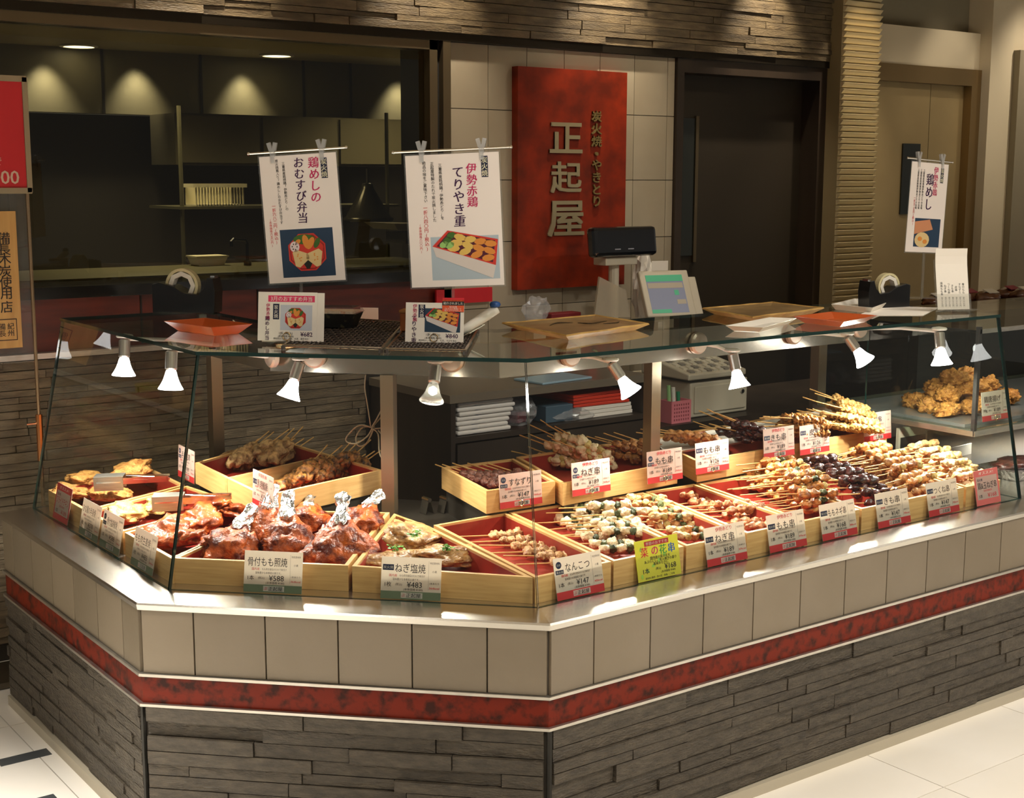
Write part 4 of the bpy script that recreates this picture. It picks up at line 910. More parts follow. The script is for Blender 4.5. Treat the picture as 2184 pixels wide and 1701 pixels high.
FRY = food('fried_crust', (230, 172, 96), (184, 112, 48), .55, 60, (.3, .6), .7, 110, .05)
FRYD = food('fried_brown', (214, 150, 72), (150, 88, 32), .55, 70, (.3, .65), .8, 120, .08)
HERB = food('herb_chicken', (224, 186, 118), (140, 128, 52), .45, 50, (.35, .6), .6, 90, .05)
slab('fried_chicken', G(150, 1050, .650), .9, (.085, .055, .024), 51, FRY, 'golden fried chicken slab behind the red bordered card', 'fried chicken', (.1, .2))
slab('fried_chicken', G(235, 1052, .652), 1.0, (.085, .055, .022), 52, FRY, 'golden fried chicken slab under the left tongs', 'fried chicken', (.1, .1))
slab('fried_chicken', G(275, 1005, .690), .4, (.085, .05, .024), 53, FRY, 'brightly lit fried chicken slab on top of the leftmost tray', 'fried chicken', (0, -.2))
slab('fried_chicken', G(180, 1020, .672), .7, (.075, .045, .022), 54, FRY, 'golden fried chicken slab at the far end of the leftmost tray', 'fried chicken', (.1, .1))
slab('herb_chicken', G(272, 1092, .652), .5, (.075, .048, .024), 55, HERB, 'herb crusted chicken piece in the second tray', 'chicken', (.15, .1))
slab('herb_chicken', G(345, 1075, .650), .6, (.07, .045, .022), 56, HERB, 'herb chicken piece at the back of the second tray', 'chicken', (.1, 0))
slab('herb_chicken', G(272, 1108, .634), .2, (.05, .03, .015), 57, LEGM, 'brown chicken piece under the herb crusted piece', 'chicken', (0, 0))
# steel tongs lying over the left trays
def tongs(p, yaw, tilt, label):
    M = Matrix.Translation(p) @ Matrix.Rotation(yaw, 4, 'Z') @ Matrix.Rotation(tilt, 4, 'Y')
    t = thing('tongs', label, 'tongs', M=M, group='steel tongs on the left trays')
    b = MB(); b.box((-.045, 0, .020), (.085, .052, .0015)); b.box((-.045, -.026, 0), (.085, .0015, .042)); b.box((-.045, .026, 0), (.085, .0015, .042)); b.box((-.0875, 0, .004), (.0012, .052, .034))
    b.build('square_end', STEEL, t, local=True, bevel=.0006)
    b = MB()
    for s_ in (-1, 1): b.tube([(-.002, s_*.025, .012), (.06, s_*.020, .008), (.125, s_*.012, .004)], .0012, 4); b.box((.062, s_*.020, .006), (.13, .0012, .018), Matrix.Rotation(-s_*.09, 3, 'Z'))
    b.build('arms', CHROME, t, local=True)
    b = MB(); b.box((-.045, -.0275, .004), (.07, .0012, .004)); b.build('fold', CHROME, t, local=True)
tongs(G(268, 1026, .712), radians(-30), -.02, 'steel tongs over the fried chicken tray, the left pair')
tongs(G(395, 1068, .708), radians(-30), -.02, 'steel tongs over the herb chicken tray, the pair nearer the corner')
# spare steel card clips on the dark deck
for (x, y), lab in (((910, 1094), 'folded steel card clip lying left on the dark deck between the trays'), ((948, 1092), 'folded steel card clip standing right on the dark deck between the trays')):
    p = G(x, y, ZD); t = thing('card_clip', lab, 'clip', p)
    b = MB(); b.box((p.x-.009, p.y, p.z+.021), (.0015, .036, .04), Matrix.Rotation(.25, 3, 'Y')); b.box((p.x+.009, p.y, p.z+.021), (.0015, .036, .04), Matrix.Rotation(-.25, 3, 'Y')); b.build('jaw', STEELD, t)
    b = MB(); b.tube([(p.x, p.y-.018, p.z+.043), (p.x, p.y+.018, p.z+.043)], .007, 8); b.build('spring_barrel', CHROME, t)
# ================================================================== SIGN ON THE TILED PIER
sg = thing('wall_sign', 'tall red marbled sign board with raised metal characters on the tiled pier', 'sign', (1.79, WY-.02, 1.148))
MB().span((1.502, WY-.045, 1.148), (2.077, WY-.004, 2.041)).build('sign_board', mat('sign_marble', rgb(144, 42, 13), .45, 0, rgb(92, 27, 10), 9, (1, 1, 1), (.34, .68), detail=8, spec=.3), sg)
SGM = mat('sign_letter_metal', rgb(186, 172, 138), .38, .75)
SGB = mat('sign_letter_small', rgb(150, 130, 84), .4, .7)
def relief(s_, px, py, hpx, m, bold=.02, wide=1.0):
    a = GY(px, py-hpx/2, WY-.046); b = GY(px, py+hpx/2, WY-.046); c = GY(px, py, WY-.046); size = (a.z-b.z)*1.08
    me = tmesh(s_, bold, 0); b_ = MB(); xs = [v.co.x for v in me.vertices]; ys = [v.co.y for v in me.vertices]; cx = (min(xs)+max(xs))/2; cy = (min(ys)+max(ys))/2
    k = size/(max(ys)-min(ys)) if len(s_) == 1 and s_ not in '・' else size
    F = Matrix(((1, 0, 0, c.x), (0, 0, -1, c.y), (0, 1, 0, c.z), (0, 0, 0, 1)))
    n = len(me.vertices)
    ec = {}
    for p in me.polygons:
        for e_ in p.edge_keys: ec[e_] = ec.get(e_, 0)+1
    for j, (dx, dy) in enumerate(((0, 0), (-1, -1), (1, 1), (-1, 1), (1, -1))):      # several strokes give the carved weight
        o_ = len(b_.v); g = bold*.8; zt_ = .006+.0003*j
        for z in (0, zt_): b_.v += [tuple(F @ Vector(((v.co.x-cx+dx*g)*k*wide, (v.co.y-cy+dy*g)*k, z))) for v in me.vertices]
        b_.f += [tuple(i+n+o_ for i in p.vertices) for p in me.polygons]
        b_.f += [(e_[0]+o_, e_[1]+o_, e_[1]+n+o_, e_[0]+n+o_) for e_, c_ in ec.items() if c_ == 1]
    b_.m = [0]*len(b_.f)
    b_.build('raised_character', m, sg)
for s_, y, h in (('正', 294, 58), ('起', 378, 60), ('屋', 466, 68)): relief(s_, 1206, y, h, SGM, .02, 1.25)
for s_, y, h in (('炭', 248, 21), ('火', 275, 21), ('焼', 301, 21), ('・', 328, 30), ('や', 352, 20), ('き', 378, 20), ('と', 404, 19), ('り', 429, 20)): relief(s_, 1271, y, h, SGB, .02, 1.2)
# ================================================================== CABINET BEHIND THE CASE
CT = mat('counter_top', rgb(112, 102, 88), .35)
cab = thing('back_cabinet', 'dark wooden back cabinet with an open shelf under the cash desk', 'cabinet', (1.3, 1.9, 0))
MB().span((.808, 1.615, .815), (1.745, 2.175, .844)).build('worktop', CT, cab)
for a, b in (((.815, 1.62, .02), (.835, 2.175, .815)), ((1.725, 1.62, .02), (1.745, 2.175, .815)), ((.835, 2.15, .02), (1.725, 2.175, .815)), ((.835, 1.62, .67), (1.725, 2.15, .69)), ((.835, 1.62, .02), (1.725, 2.15, .04))):
    MB().span(a, b).build('panel', DWOOD, cab)
for k in range(2): MB().span((.838+.445*k, 1.612, .05), (1.278+.445*k, 1.62, .665)).build('door', DWOOD, cab)
cab2 = thing('low_cabinet', 'lower dark wooden cabinet carrying the cash register', 'cabinet', (2.6, 1.9, 0))
MB().span((1.75, 1.60, .605), (3.34, 2.175, .630)).build('worktop', DWOOD, cab2)
MB().span((1.755, 1.61, .02), (3.33, 2.175, .605)).build('body', DWOOD, cab2)
for k in range(3): MB().span((1.76+.52*k, 1.602, .06), (2.27+.52*k, 1.61, .6)).build('door', DWOOD, cab2)
# cloth and bags on the open shelf
R = random.Random(3)
CL1 = mat('white_cloth', rgb(226, 220, 214), .8, 0, rgb(60, 84, 132), 9, (1, 1, 9), (.34, .40))
for k in range(7):
    z = .691+.017*k; o = MB().span((.855+R.uniform(0, .012), 1.635+R.uniform(0, .01), z), (1.10+R.uniform(-.02, .02), 1.95, z+.0155)).build('folded_cloth', CL1, None, bevel=.006)
    tag(o, ('bottom', 'second from bottom', 'third from bottom', 'fourth from bottom', 'fifth from bottom', 'second from top', 'top')[k]+' folded white and blue cloth in the shelf stack', 'cloth', 'folded cloths on the shelf')
def bag(name, c, sc, seed, m, label, cat, amp=.35, f=2.2):
    b = blob(seed, 3, sc, amp, f, .75, .2, 6); z = min(v[2] for v in b.v); b.v = [(v[0], v[1], v[2]-z) for v in b.v]
    o = b.build(name, m, None, smooth=False, local=True, loc=(0, 0, 0)); o.matrix_basis = Matrix.Translation(c); return tag(o, label, cat)
bag('plastic_bag', (1.185, 1.72, .691), (.07, .08, .06), 71, FILM, 'crumpled clear plastic bag right of the folded cloths', 'bag')
bag('plastic_bag', (1.42, 1.68, .691), (.10, .05, .026), 72, FILM, 'flat clear plastic bag before the red folders', 'bag')
o = MB().box((1.19, 1.74, .715), (.06, .06, .045), Matrix.Rotation(.3, 3, 'Z')).build('sauce_packet', mat('dark_red_packet', rgb(120, 36, 50), .4), None, bevel=.008); tag(o, 'dark red packets inside the crumpled clear plastic bag', 'packet')
o = MB().span((1.27, 1.66, .691), (1.40, 1.95, .755)).build('carton', mat('slate_blue', rgb(70, 92, 108), .5), None, bevel=.003); tag(o, 'slate blue carton between the plastic bags on the shelf', 'box')
for k in range(3):
    o = MB().span((1.43+.006*k, 1.66, .691+.015*k), (1.70-.004*k, 1.95, .7045+.015*k)).build('document_stack', WHITE, None, bevel=.001); tag(o, ('lowest', 'middle', 'upper')[k]+' white paper stack under the red folders', 'paper')
for k in range(4):
    o = MB().box((1.55-.01*k, 1.80, .7425+.013*k), (.27, .28, .0115), Matrix.Rotation(.04*k-.05, 3, 'Z')).build('red_folder', mat('red_folder', rgb(216, 58, 30), .5), None, bevel=.002); tag(o, ('lowest', 'second', 'third', 'topmost')[k]+' red folder of the stack on the open shelf', 'folder', 'red folders on the shelf')
# things lying on the cabinet worktop
o = MB().box((1.35, 1.72, .8485), (.26, .16, .008), Matrix.Rotation(.1, 3, 'Z')).build('blue_envelope', mat('pale_blue_film', rgb(150, 178, 196), .4), None, bevel=.002); tag(o, 'pale blue film envelope on the cabinet worktop behind the rail', 'envelope')
# ================================================================== CASH REGISTER
rg = thing('cash_register', 'beige cash register with tilted touch screen, keypad and pole display', 'cash register', (2.18, 1.85, .63))
MB().span((2.03, 1.68, .632), (2.36, 2.10, .775)).build('drawer_case', BEIGE, rg, bevel=.006)
MB().span((2.05, 1.672, .648), (2.345, 1.68, .76)).build('drawer_front', BEIGE, rg, bevel=.004)
b = MB(); b.lathe([(.009, 0), (.009, .006)], (2.32, 1.672, .72), 12, Matrix.Rotation(pi/2, 3, 'X')); b.build('drawer_lock', CHROME, rg)
b = MB(); b.hexa([(2.0, 1.66, .79), (2.33, 1.66, .79), (2.33, 1.95, .79), (2.0, 1.95, .79)], [(2.0, 1.66, .815), (2.33, 1.66, .815), (2.33, 1.95, .875), (2.0, 1.95, .875)]); b.build('keypad_base', BEIGE, rg, bevel=.006)
KEY = mat('key_grey', rgb(150, 146, 138), .5); KEYW = mat('key_cream', rgb(224, 218, 200), .5)
for i in range(9):
    for j in range(4):
        y = 1.685+.045*j; MB().box((2.035+.032*i, y, .822+.0093*(j*.9)), (.022, .028, .010), Matrix.Rotation(.2, 3, 'X')).build('key', KEYW if (i+j) % 3 else KEY, rg)
b = MB(); b.span((2.1, 1.97, .775), (2.2, 2.05, 1.08)); b.build('screen_stand', BEIGE, rg)
cs = GY(1424, 625, 1.80)
tl = radians(28); F = frame(cs, (.965, -.26, 0), Vector((0, 0, 1))*cos(tl)+Vector((.26, .965, 0))*sin(tl))
sc = bpy.data.objects.new('touch_screen', None); 
b = MB(); b.box((0, 0, -.012), (.225, .205, .028)); b.v = [tuple(F @ Vector(p)) for p in b.v]; scr = b.build('touch_screen', BEIGE, rg, bevel=.006)
b = MB(); b.box((.128, -.012, -.014), (.036, .17, .024)); b.v = [tuple(F @ Vector(p)) for p in b.v]; b.build('card_reader', BEIGE, rg, bevel=.005)
def onF(x0, y0, x1, y1, z, m, name):
    b = MB(); b.prism([(x0, y0), (x1, y0), (x1, y1), (x0, y1)], z, z+.0006); b.v = [tuple(F @ Vector(p)) for p in b.v]; return b.build(name, m, rg)
SC1 = mat('screen_grey', rgb(110, 112, 124), .25, emit=rgb(118, 120, 134), estr=.45)
SC2 = mat('screen_green', rgb(70, 140, 104), .25, emit=rgb(70, 150, 110), estr=.5); SC3 = mat('screen_tan', rgb(150, 138, 118), .25, emit=rgb(150, 138, 118), estr=.4)
onF(-.088, -.088, .080, .080, .0022, SC1, 'display'); onF(-.088, .052, .080, .080, .003, SC2, 'screen_bar'); onF(-.085, .022, .075, .045, .003, SC3, 'screen_bar'); onF(-.088, -.088, .0, -.072, .003, SC2, 'screen_bar'); onF(.035, -.05, .075, -.03, .003, SC3, 'screen_bar'); onF(.03, -.01, .05, .012, .003, SC2, 'screen_bar')
b = MB(); b.box((-.015, .118, .012), (.075, .04, .0008), Matrix.Rotation(.5, 3, 'X')); b.v = [tuple(F @ Vector(p)) for p in b.v]; b.build('receipt_slip', WHITE, rg)
pd = GY(1327, 515, 1.90)
MB().tube([(pd.x, 1.95, .87), (pd.x, 1.95, pd.z-.06)], .022, 12).build('display_pole', BEIGE, rg)
MB().span((pd.x-.085, 1.90, pd.z-.095), (pd.x+.085, 1.98, pd.z-.062)).build('display_neck', BEIGE, rg, bevel=.004)
b = MB(); b.box((pd.x, 1.90, pd.z), (.335, .055, .120), Matrix.Rotation(-.12, 3, 'X')); b.build('customer_display', mat('gloss_black', (.006, .007, .01), .08, coat=.5), rg, bevel=.016)
for k, x in enumerate((-.05, .02)): MB().box((pd.x+x, 1.868, pd.z-.028), (.03, .002, .004), Matrix.Rotation(-.12, 3, 'X')).build('display_mark', mat('display_print', rgb(160, 160, 170), .4), rg)
# white rolls of paper and a bag behind the screen
bag('paper_bag', (2.05, 2.0, 1.02), (.05, .04, .16), 81, mat('white_bag', rgb(226, 220, 210), .5), 'crumpled white bag standing behind the touch screen', 'bag', .3)
b = MB(); q = [GY(x, y, 1.78) for x, y in ((1279, 590), (1335, 618), (1345, 676), (1268, 676))]
b.hexa([tuple(p) for p in q], [(p.x+.002, p.y+.012, p.z) for p in q]); o = b.build('clear_folder', glass('clear_folder', (.85, .82, .72), 1.45, .45, (.62, .54, .42)), None); tag(o, 'tilted translucent folder standing left of the register screen', 'folder')
o = MB().span((1.755, 1.70, .845), (1.80, 1.74, 1.05)).build('red_card', mat('red_card', rgb(206, 44, 50), .5), None)
p = GY(1259, 655, 1.9); o.location = (p.x, 1.9, .845); tag(o, 'narrow red card standing behind the translucent folder', 'card')
p = GY(1160, 668, 1.85); bag('clear_bag', (p.x, 1.9, p.z-.03), (.055, .03, .055), 83, FILM, 'clear plastic bag roll standing on the cabinet behind the ceramic plate', 'bag')
o = MB().box((p.x, 1.9, (p.z-.03+.845)/2), (.06, .05, p.z-.03-.845)).build('bag_box', BEIGE, None); tag(o, 'plain box carrying the clear bag roll on the cabinet', 'box')
o = MB().box((GY(1205, 672, 1.9).x, 1.92, (GY(1205, 672, 1.9).z+.845)/2), (.15, .06, GY(1205, 672, 1.9).z-.845+.02)).build('dark_red_box', mat('dark_red_box', rgb(120, 30, 34), .5), None, bevel=.003); tag(o, 'dark red box on the cabinet between the bag roll and the red card', 'box')
# pink pen basket on the low cabinet
p = Vector((1.93, 1.66, .631)); t = thing('pen_basket', 'pink perforated plastic basket of pens left of the cash drawer', 'basket', p)
PINK = mat('pink_plastic', rgb(222, 130, 140), .45)
b = MB(); w = .052
for s_ in (-1, 1): b.span((p.x-w, p.y+s_*.035-.0015, p.z), (p.x+w, p.y+s_*.035+.0015, p.z+.09)); b.span((p.x+s_*w-.0015, p.y-.035, p.z), (p.x+s_*w+.0015, p.y+.035, p.z+.09))
b.span((p.x-w, p.y-.035, p.z), (p.x+w, p.y+.035, p.z+.003)); b.build('basket_wall', PINK, t)
b = MB()
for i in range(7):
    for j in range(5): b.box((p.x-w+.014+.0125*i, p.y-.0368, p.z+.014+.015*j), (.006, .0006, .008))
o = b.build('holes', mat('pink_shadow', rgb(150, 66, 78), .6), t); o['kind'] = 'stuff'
for x, c, h, lab in ((-.03, (150, 196, 130), .15, 'green capped pen standing left in the pink basket'), (-.005, (226, 222, 214), .14, 'white pen standing in the middle of the pink basket'), (.022, (40, 130, 90), .12, 'dark green marker standing right in the pink basket')):
    o = MB().tube([(p.x+x, p.y+.0, p.z+.0035), (p.x+x-.004, p.y+.006, p.z+h)], .008, 8).build('pen', mat('pen_%d' % c[0], rgb(*c), .4), None); tag(o, lab, 'pen')
# stack of white paper cups
for k in range(2):
    p = GY(1800+8*k, 836, 1.75); o = MB().lathe([(.028, 0), (.036, .10), (.033, .10), (.026, .004)], (p.x+.055*k, p.y, .631), 20).build('paper_cup_stack', WHITEP, None, smooth=False); tag(o, ('left', 'right')[k]+' pile of white cups on the low cabinet behind the skewers', 'cup')
    for s_ in (0,): pass
# red notice behind poster two
p0 = GY(928, 618, WY-.02); p1 = GY(1047, 642, WY-.02); o = MB().span((p0.x, WY-.03, p1.z), (p1.x, WY-.018, p0.z)).build('red_notice', mat('red_notice', rgb(190, 30, 40), .5), None); tag(o, 'red notice board low on the pier behind the right poster', 'notice')
# ================================================================== THINGS ON THE TOP GLASS
ZG = 1.1802
def flat_tray(px, h, label, m, m2=None, name='lacquer_tray', cat='tray', fl=.028, zb=ZG, group=None, under=None):
    P = [G(x, y, zb+h) for x, y in px]; P = [Vector((p.x, p.y)) for p in P]; n = len(P); I = inset(P, fl); O = inset(P, .004); J = inset(P, fl+.006); c = sum(P, Vector((0, 0)))/n
    t = thing(name, label, cat, (c.x, c.y, zb), group)
    v = [(p.x, p.y, zb) for p in I]+[(p.x, p.y, zb+h) for p in P]+[(p.x, p.y, zb+h) for p in O]+[(p.x, p.y, zb+.004) for p in J]
    b = MB(); b.add(v, [tuple(range(n))[::-1]]+[(k*n+i, k*n+(i+1) % n, (k+1)*n+(i+1) % n, (k+1)*n+i) for k in range(3) for i in range(n)]+[tuple(3*n+i for i in range(n))])
    b.build('tray_body', m, t, bevel=.0015); return t, P, I
ORL = mat('orange_lacquer', rgb(196, 88, 38), .3, coat=.4)
flat_tray([(348, 684), (450, 698), (540, 690), (438, 677)], .027, 'orange red lacquer money tray at the left of the glass top', ORL)
flat_tray([(1690, 674), (1800, 686), (1872, 672), (1772, 664)], .020, 'orange red lacquer money tray at the right of the glass top', ORL)
CER = mat('ceramic_brown', rgb(150, 122, 82), .4, 0, rgb(122, 98, 64), 12, coat=.3); CERR = mat('ceramic_rim', rgb(196, 158, 92), .45, 0, rgb(160, 122, 62), 20)
def ceramic(px, label, seed, h=.020):
    P = [G(x, y, ZG+h) for x, y in px]; R = random.Random(seed); P = [Vector((p.x, p.y)) for p in P]; Q = []
    for i in range(4):
        for k in range(6):
            p = P[i].lerp(P[(i+1) % 4], k/6); Q.append(p+Vector((R.uniform(-.003, .003), R.uniform(-.003, .003))))
    n = len(Q); c = sum(Q, Vector((0, 0)))/n; t = thing('ceramic_plate', label, 'plate', (c.x, c.y, ZG))
    sh = lambda f: [c+(p-c)*f for p in Q]; zz = [R.uniform(-.0012, .0012) for _ in Q]
    v = [(p.x, p.y, ZG) for p in sh(.80)]+[(p.x, p.y, ZG+h-.004+z) for p, z in zip(sh(1.0), zz)]+[(p.x, p.y, ZG+h+z) for p, z in zip(sh(.985), zz)]
    b = MB(); b.add(v, [tuple(range(n))[::-1]]+[(k*n+i, k*n+(i+1) % n, (k+1)*n+(i+1) % n, (k+1)*n+i) for k in range(2) for i in range(n)]); b.add([(p.x, p.y, ZG+h+z) for p, z in zip(sh(.985), zz)]+[(p.x, p.y, ZG+h-.003) for p in sh(.95)], [(i, (i+1) % n, (i+1) % n+n, i+n) for i in range(n)]); b.build('rim', CERR, t)
    b = MB(); b.add([(p.x, p.y, ZG+h-.003) for p in sh(.952)]+[(p.x, p.y, ZG+h-.009) for p in sh(.80)]+[(p.x, p.y, ZG+.0004) for p in sh(.78)], [(i, (i+1) % n, (i+1) % n+n, i+n) for i in range(n)]+[tuple(n+i for i in range(n))]); b.build('dish', CER, t)
    return t, c
t, c = ceramic([(1072, 687), (1205, 714), (1386, 688), (1270, 670)], 'brown glazed square ceramic plate with brush strokes on the glass top, left one', 1)
INKB = mat('brush_glaze', rgb(62, 48, 32), .4)
for k, pts in enumerate((((1172, 694), (1188, 689), (1222, 688)), ((1232, 688), (1262, 690), (1295, 684)), ((1286, 690), (1318, 688), (1328, 680)))):
    q = [G(x, y, ZG+.0118) for x, y in pts]; MB().tube([(p.x, p.y, p.z) for p in curve(q, 4)], [.0006+.0025*sin(pi*i/8) for i in range(9)], 5).build('brush_stroke', INKB, t)
ceramic([(1497, 656), (1605, 675), (1760, 655), (1648, 643)], 'brown glazed square ceramic plate at the rear of the glass top, right one', 2)
flat_tray([(1546, 694), (1628, 698), (1700, 678), (1640, 676)], .016, 'small white square dish on the glass top before the right ceramic plate', WHITEP, name='white_dish', cat='dish', fl=.018)
flat_tray([(1772, 648), (1862, 656), (1905, 640), (1822, 636)], .018, 'white plastic lid lying at the right rear of the glass top', WHITEP, name='white_tub', cat='tub', fl=.012)
o = MB(); q = [G(x, y, ZG+.001) for x, y in ((1830, 672), (1968, 672), (2000, 656), (1880, 652))]; o.prism([(p.x, p.y) for p in q], ZG+.0002, ZG+.0016); o = o.build('paper_sheet', WHITE, None); tag(o, 'white paper sheet lying flat beside the menu stand', 'paper')
# woven mesh trays
MESH = mat('pewter_mesh', rgb(96, 88, 84), .38, .7)
def mesh_tray(x0, y0, x1, y1, label):
    pass
def meshtray(px, label):
    P = [Vector((p.x, p.y)) for p in [G(x, y, ZG+.012) for x, y in px]]; c = sum(P, Vector((0, 0)))/4; t = thing('mesh_tray', label, 'tray', (c.x, c.y, ZG), 'woven mesh trays on the glass top'); b = MB(); n1, n2 = 22, 16
    at = lambda s_, q: P[0].lerp(P[1], s_).lerp(P[3].lerp(P[2], s_), q)
    for i in range(n1+1):
        pts = [(*at(i/n1, j/n2), ZG+.010+.0011*(1 if (i+j) % 2 else -1)) for j in range(n2+1)]; b.tube(pts, .0018, 4)
    for j in range(n2+1):
        pts = [(*at(i/n1, j/n2), ZG+.010-.0011*(1 if (i+j) % 2 else -1)) for i in range(n1+1)]; b.tube(pts, .0018, 4)
    o = b.build('woven_mesh', MESH, t); o['kind'] = 'stuff'
    MB().tube([(p.x, p.y, ZG+.0105) for p in P], .0035, 6, True).build('wire_rim', mat('mesh_rim', rgb(176, 160, 140), .25, .9), t)
    for i, p in enumerate(P): MB().span((p.x-.004, p.y-.004, ZG), (p.x+.004, p.y+.004, ZG+.009)).build('foot', MESH, t)
    I = inset(P, .003); MB().prism([q[:] for q in I], ZG+.0062, ZG+.0072).build('base_sheet', mat('mesh_base', rgb(48, 44, 42), .4, .5), t)
meshtray([(604, 735), (812, 742), (862, 686), (700, 676)], 'dark woven metal mesh tray under the black lunch box')
meshtray([(824, 743), (992, 746), (1018, 700), (872, 690)], 'dark woven metal mesh tray under the brown box and the right card')
# black bento box with clear lid
p = G(722, 690, ZG+.02); t = thing('lunch_box', 'black patterned lunch box with clear lid on the left mesh tray', 'lunch box', (p.x, p.y, ZG+.012))
M3 = Matrix.Rotation(radians(-45), 4, 'Z'); Tm = Matrix.Translation((p.x, p.y, ZG+.0135)) @ M3
def loc(b, name, m, T_, par, **k): b.v = [tuple(T_ @ Vector(q)) for q in b.v]; return b.build(name, m, par, **k)
b = MB(); b.hexa([(-.045, -.035, 0), (.045, -.035, 0), (.045, .035, 0), (-.045, .035, 0)], [(-.06, -.045, .038), (.06, -.045, .038), (.06, .045, .038), (-.06, .045, .038)]); loc(b, 'box_base', mat('black_check', (.012, .012, .011), .35, 0, rgb(70, 66, 48), 60, contrast=(.40, .42)), Tm, t)
b = MB(); b.box((0, 0, .041), (.105, .078, .006)); loc(b, 'rice', mat('rice', rgb(232, 208, 178), .7, 0, rgb(224, 130, 80), 60, contrast=(.3, .45), bump=.5, bscale=200), Tm, t)
b = MB(); b.hexa([(-.063, -.048, .0385), (.063, -.048, .0385), (.063, .048, .0385), (-.063, .048, .0385)], [(-.054, -.04, .055), (.054, -.04, .055), (.054, .04, .055), (-.054, .04, .055)]); loc(b, 'clear_lid', ACRYL, Tm, t)
p2 = G(788, 681, ZG); o = MB().box((p2.x, p2.y, ZG+.018), (.055, .002, .035), Matrix.Rotation(radians(-45), 3, 'Z')).build('small_note', WHITE, None); tag(o, 'small white note standing right of the black lunch box', 'note')
p = G(862, 700, ZG+.02); t = thing('brown_box', 'light brown lidded box behind the right price card', 'box', (p.x, p.y, ZG+.012)); Tm = Matrix.Translation((p.x+.03, p.y-.01, ZG+.0135)) @ M3
b = MB(); b.box((0, 0, .025), (.075, .05, .05)); loc(b, 'box_body', mat('brown_card', rgb(170, 104, 56), .5), Tm, t, bevel=.002)
b = MB(); b.box((0, 0, .053), (.08, .055, .008)); loc(b, 'lid', mat('brown_card_lid', rgb(196, 142, 84), .5), Tm, t, bevel=.002)
# scanner handle
a = G(965, 720, ZG+.02); b_ = GY(1058, 657, a.y+.12)
a = G(975, 712, 1.20); d = ray(1060, 658); b_ = CAM+d.normalized()*((a-CAM).length+.02)
t = thing('tongs_scoop', 'wire scoop with cream handle and blue thumb rest leaning on the right mesh tray', 'utensil', a)
MB().tube([a.lerp(b_, .02), a.lerp(b_, .3), a.lerp(b_, .7), b_], [.011, .012, .014, .013], 10).build('handle', WHITEP, t, smooth=True)
MB().lathe([(.004, -.008), (.013, -.004), (.015, .002), (.011, .008), (.003, .010)], b_+Vector((-.006, 0, .010)), 14).build('thumb_rest', mat('blue_plastic', rgb(40, 84, 150), .25), t, smooth=True)
for k in range(4):
    q = RT*(.006*k-.01); MB().tube([a.lerp(b_, .55)+q*.6+Vector((.012, 0, -.012)), a+q+Vector((.01, -.004, -.006)), a.lerp(b_, -.3)+q*1.6+Vector((0, 0, .002))], .0012, 5).build('wire', CHROME, t)
# stand-up cards 682 and 840
def bento(p, cx, cy, r, z=.0012):
    dark = mat('photo_blue', rgb(36, 62, 84), .5); redb = mat('photo_red', rgb(206, 56, 44), .5); on = mat('photo_rice', rgb(224, 196, 140), .5); gr = mat('photo_green', rgb(64, 104, 40), .5); orr = mat('photo_orange', rgb(220, 140, 60), .5); wh = mat('photo_white', rgb(232, 214, 214), .5); bl = mat('photo_black', rgb(30, 36, 28), .5); dr = mat('photo_dkred', rgb(150, 30, 30), .5)
    oc = lambda k, dx=0, dy=0: [(cx+dx+r*k*cos(pi/8+i*pi/4), cy+dy+r*k*sin(pi/8+i*pi/4)*.96) for i in range(8)]
    p.poly(oc(1.0), redb, z); p.poly(oc(.93), dr, z+.0002); p.poly(oc(.86), redb, z+.0004)
    z += .0006
    p.ell(cx-.1*r, cy+.62*r, .55*r, .24*r, gr, z); p.ell(cx-.03*r, cy+.50*r, .16*r, .34*r, orr, z+.0002, rot=.2); p.ell(cx+.20*r, cy+.42*r, .15*r, .32*r, orr, z+.0003, rot=-.5); p.ell(cx-.42*r, cy+.52*r, .15*r, .10*r, orr, z+.0003, rot=.6)
    p.ell(cx+.52*r, cy+.42*r, .13*r, .27*r, gr, z+.0003, rot=-.5); p.ell(cx+.70*r, cy+.22*r, .13*r, .13*r, redb, z+.0004)
    p.ell(cx-.60*r, cy+.28*r, .24*r, .26*r, wh, z+.0003); 
    for a_ in range(6): p.ell(cx-.60*r+.12*r*cos(a_), cy+.28*r+.14*r*sin(a_), .03*r, .04*r, bl, z+.0006, 6)
    tri = lambda x, y, k, ro: [(x+k*r*cos(ro+a_), y+k*r*sin(ro+a_)) for a_ in (pi/2-.25, pi/2+.25, pi/2+2.09-.25, pi/2+2.09+.25, pi/2+4.18-.25, pi/2+4.18+.25)]
    p.poly(tri(cx+.0*r, cy-.5*r, .30, pi), bl, z+.0002)
    p.poly(tri(cx-.36*r, cy-.27*r, .46, pi-.35), on, z+.0003); p.poly(tri(cx+.38*r, cy-.27*r, .46, pi+.35), on, z+.0003)
    for k in range(5): p.ell(cx-.4*r+.09*r*cos(k*2.4), cy-.25*r+.16*r*sin(k*1.7), .05*r, .03*r, orr, z+.0006, 6, k); p.ell(cx+.4*r+.09*r*cos(k*2.1), cy-.25*r+.16*r*sin(k*1.3), .05*r, .03*r, orr, z+.0006, 6, k)
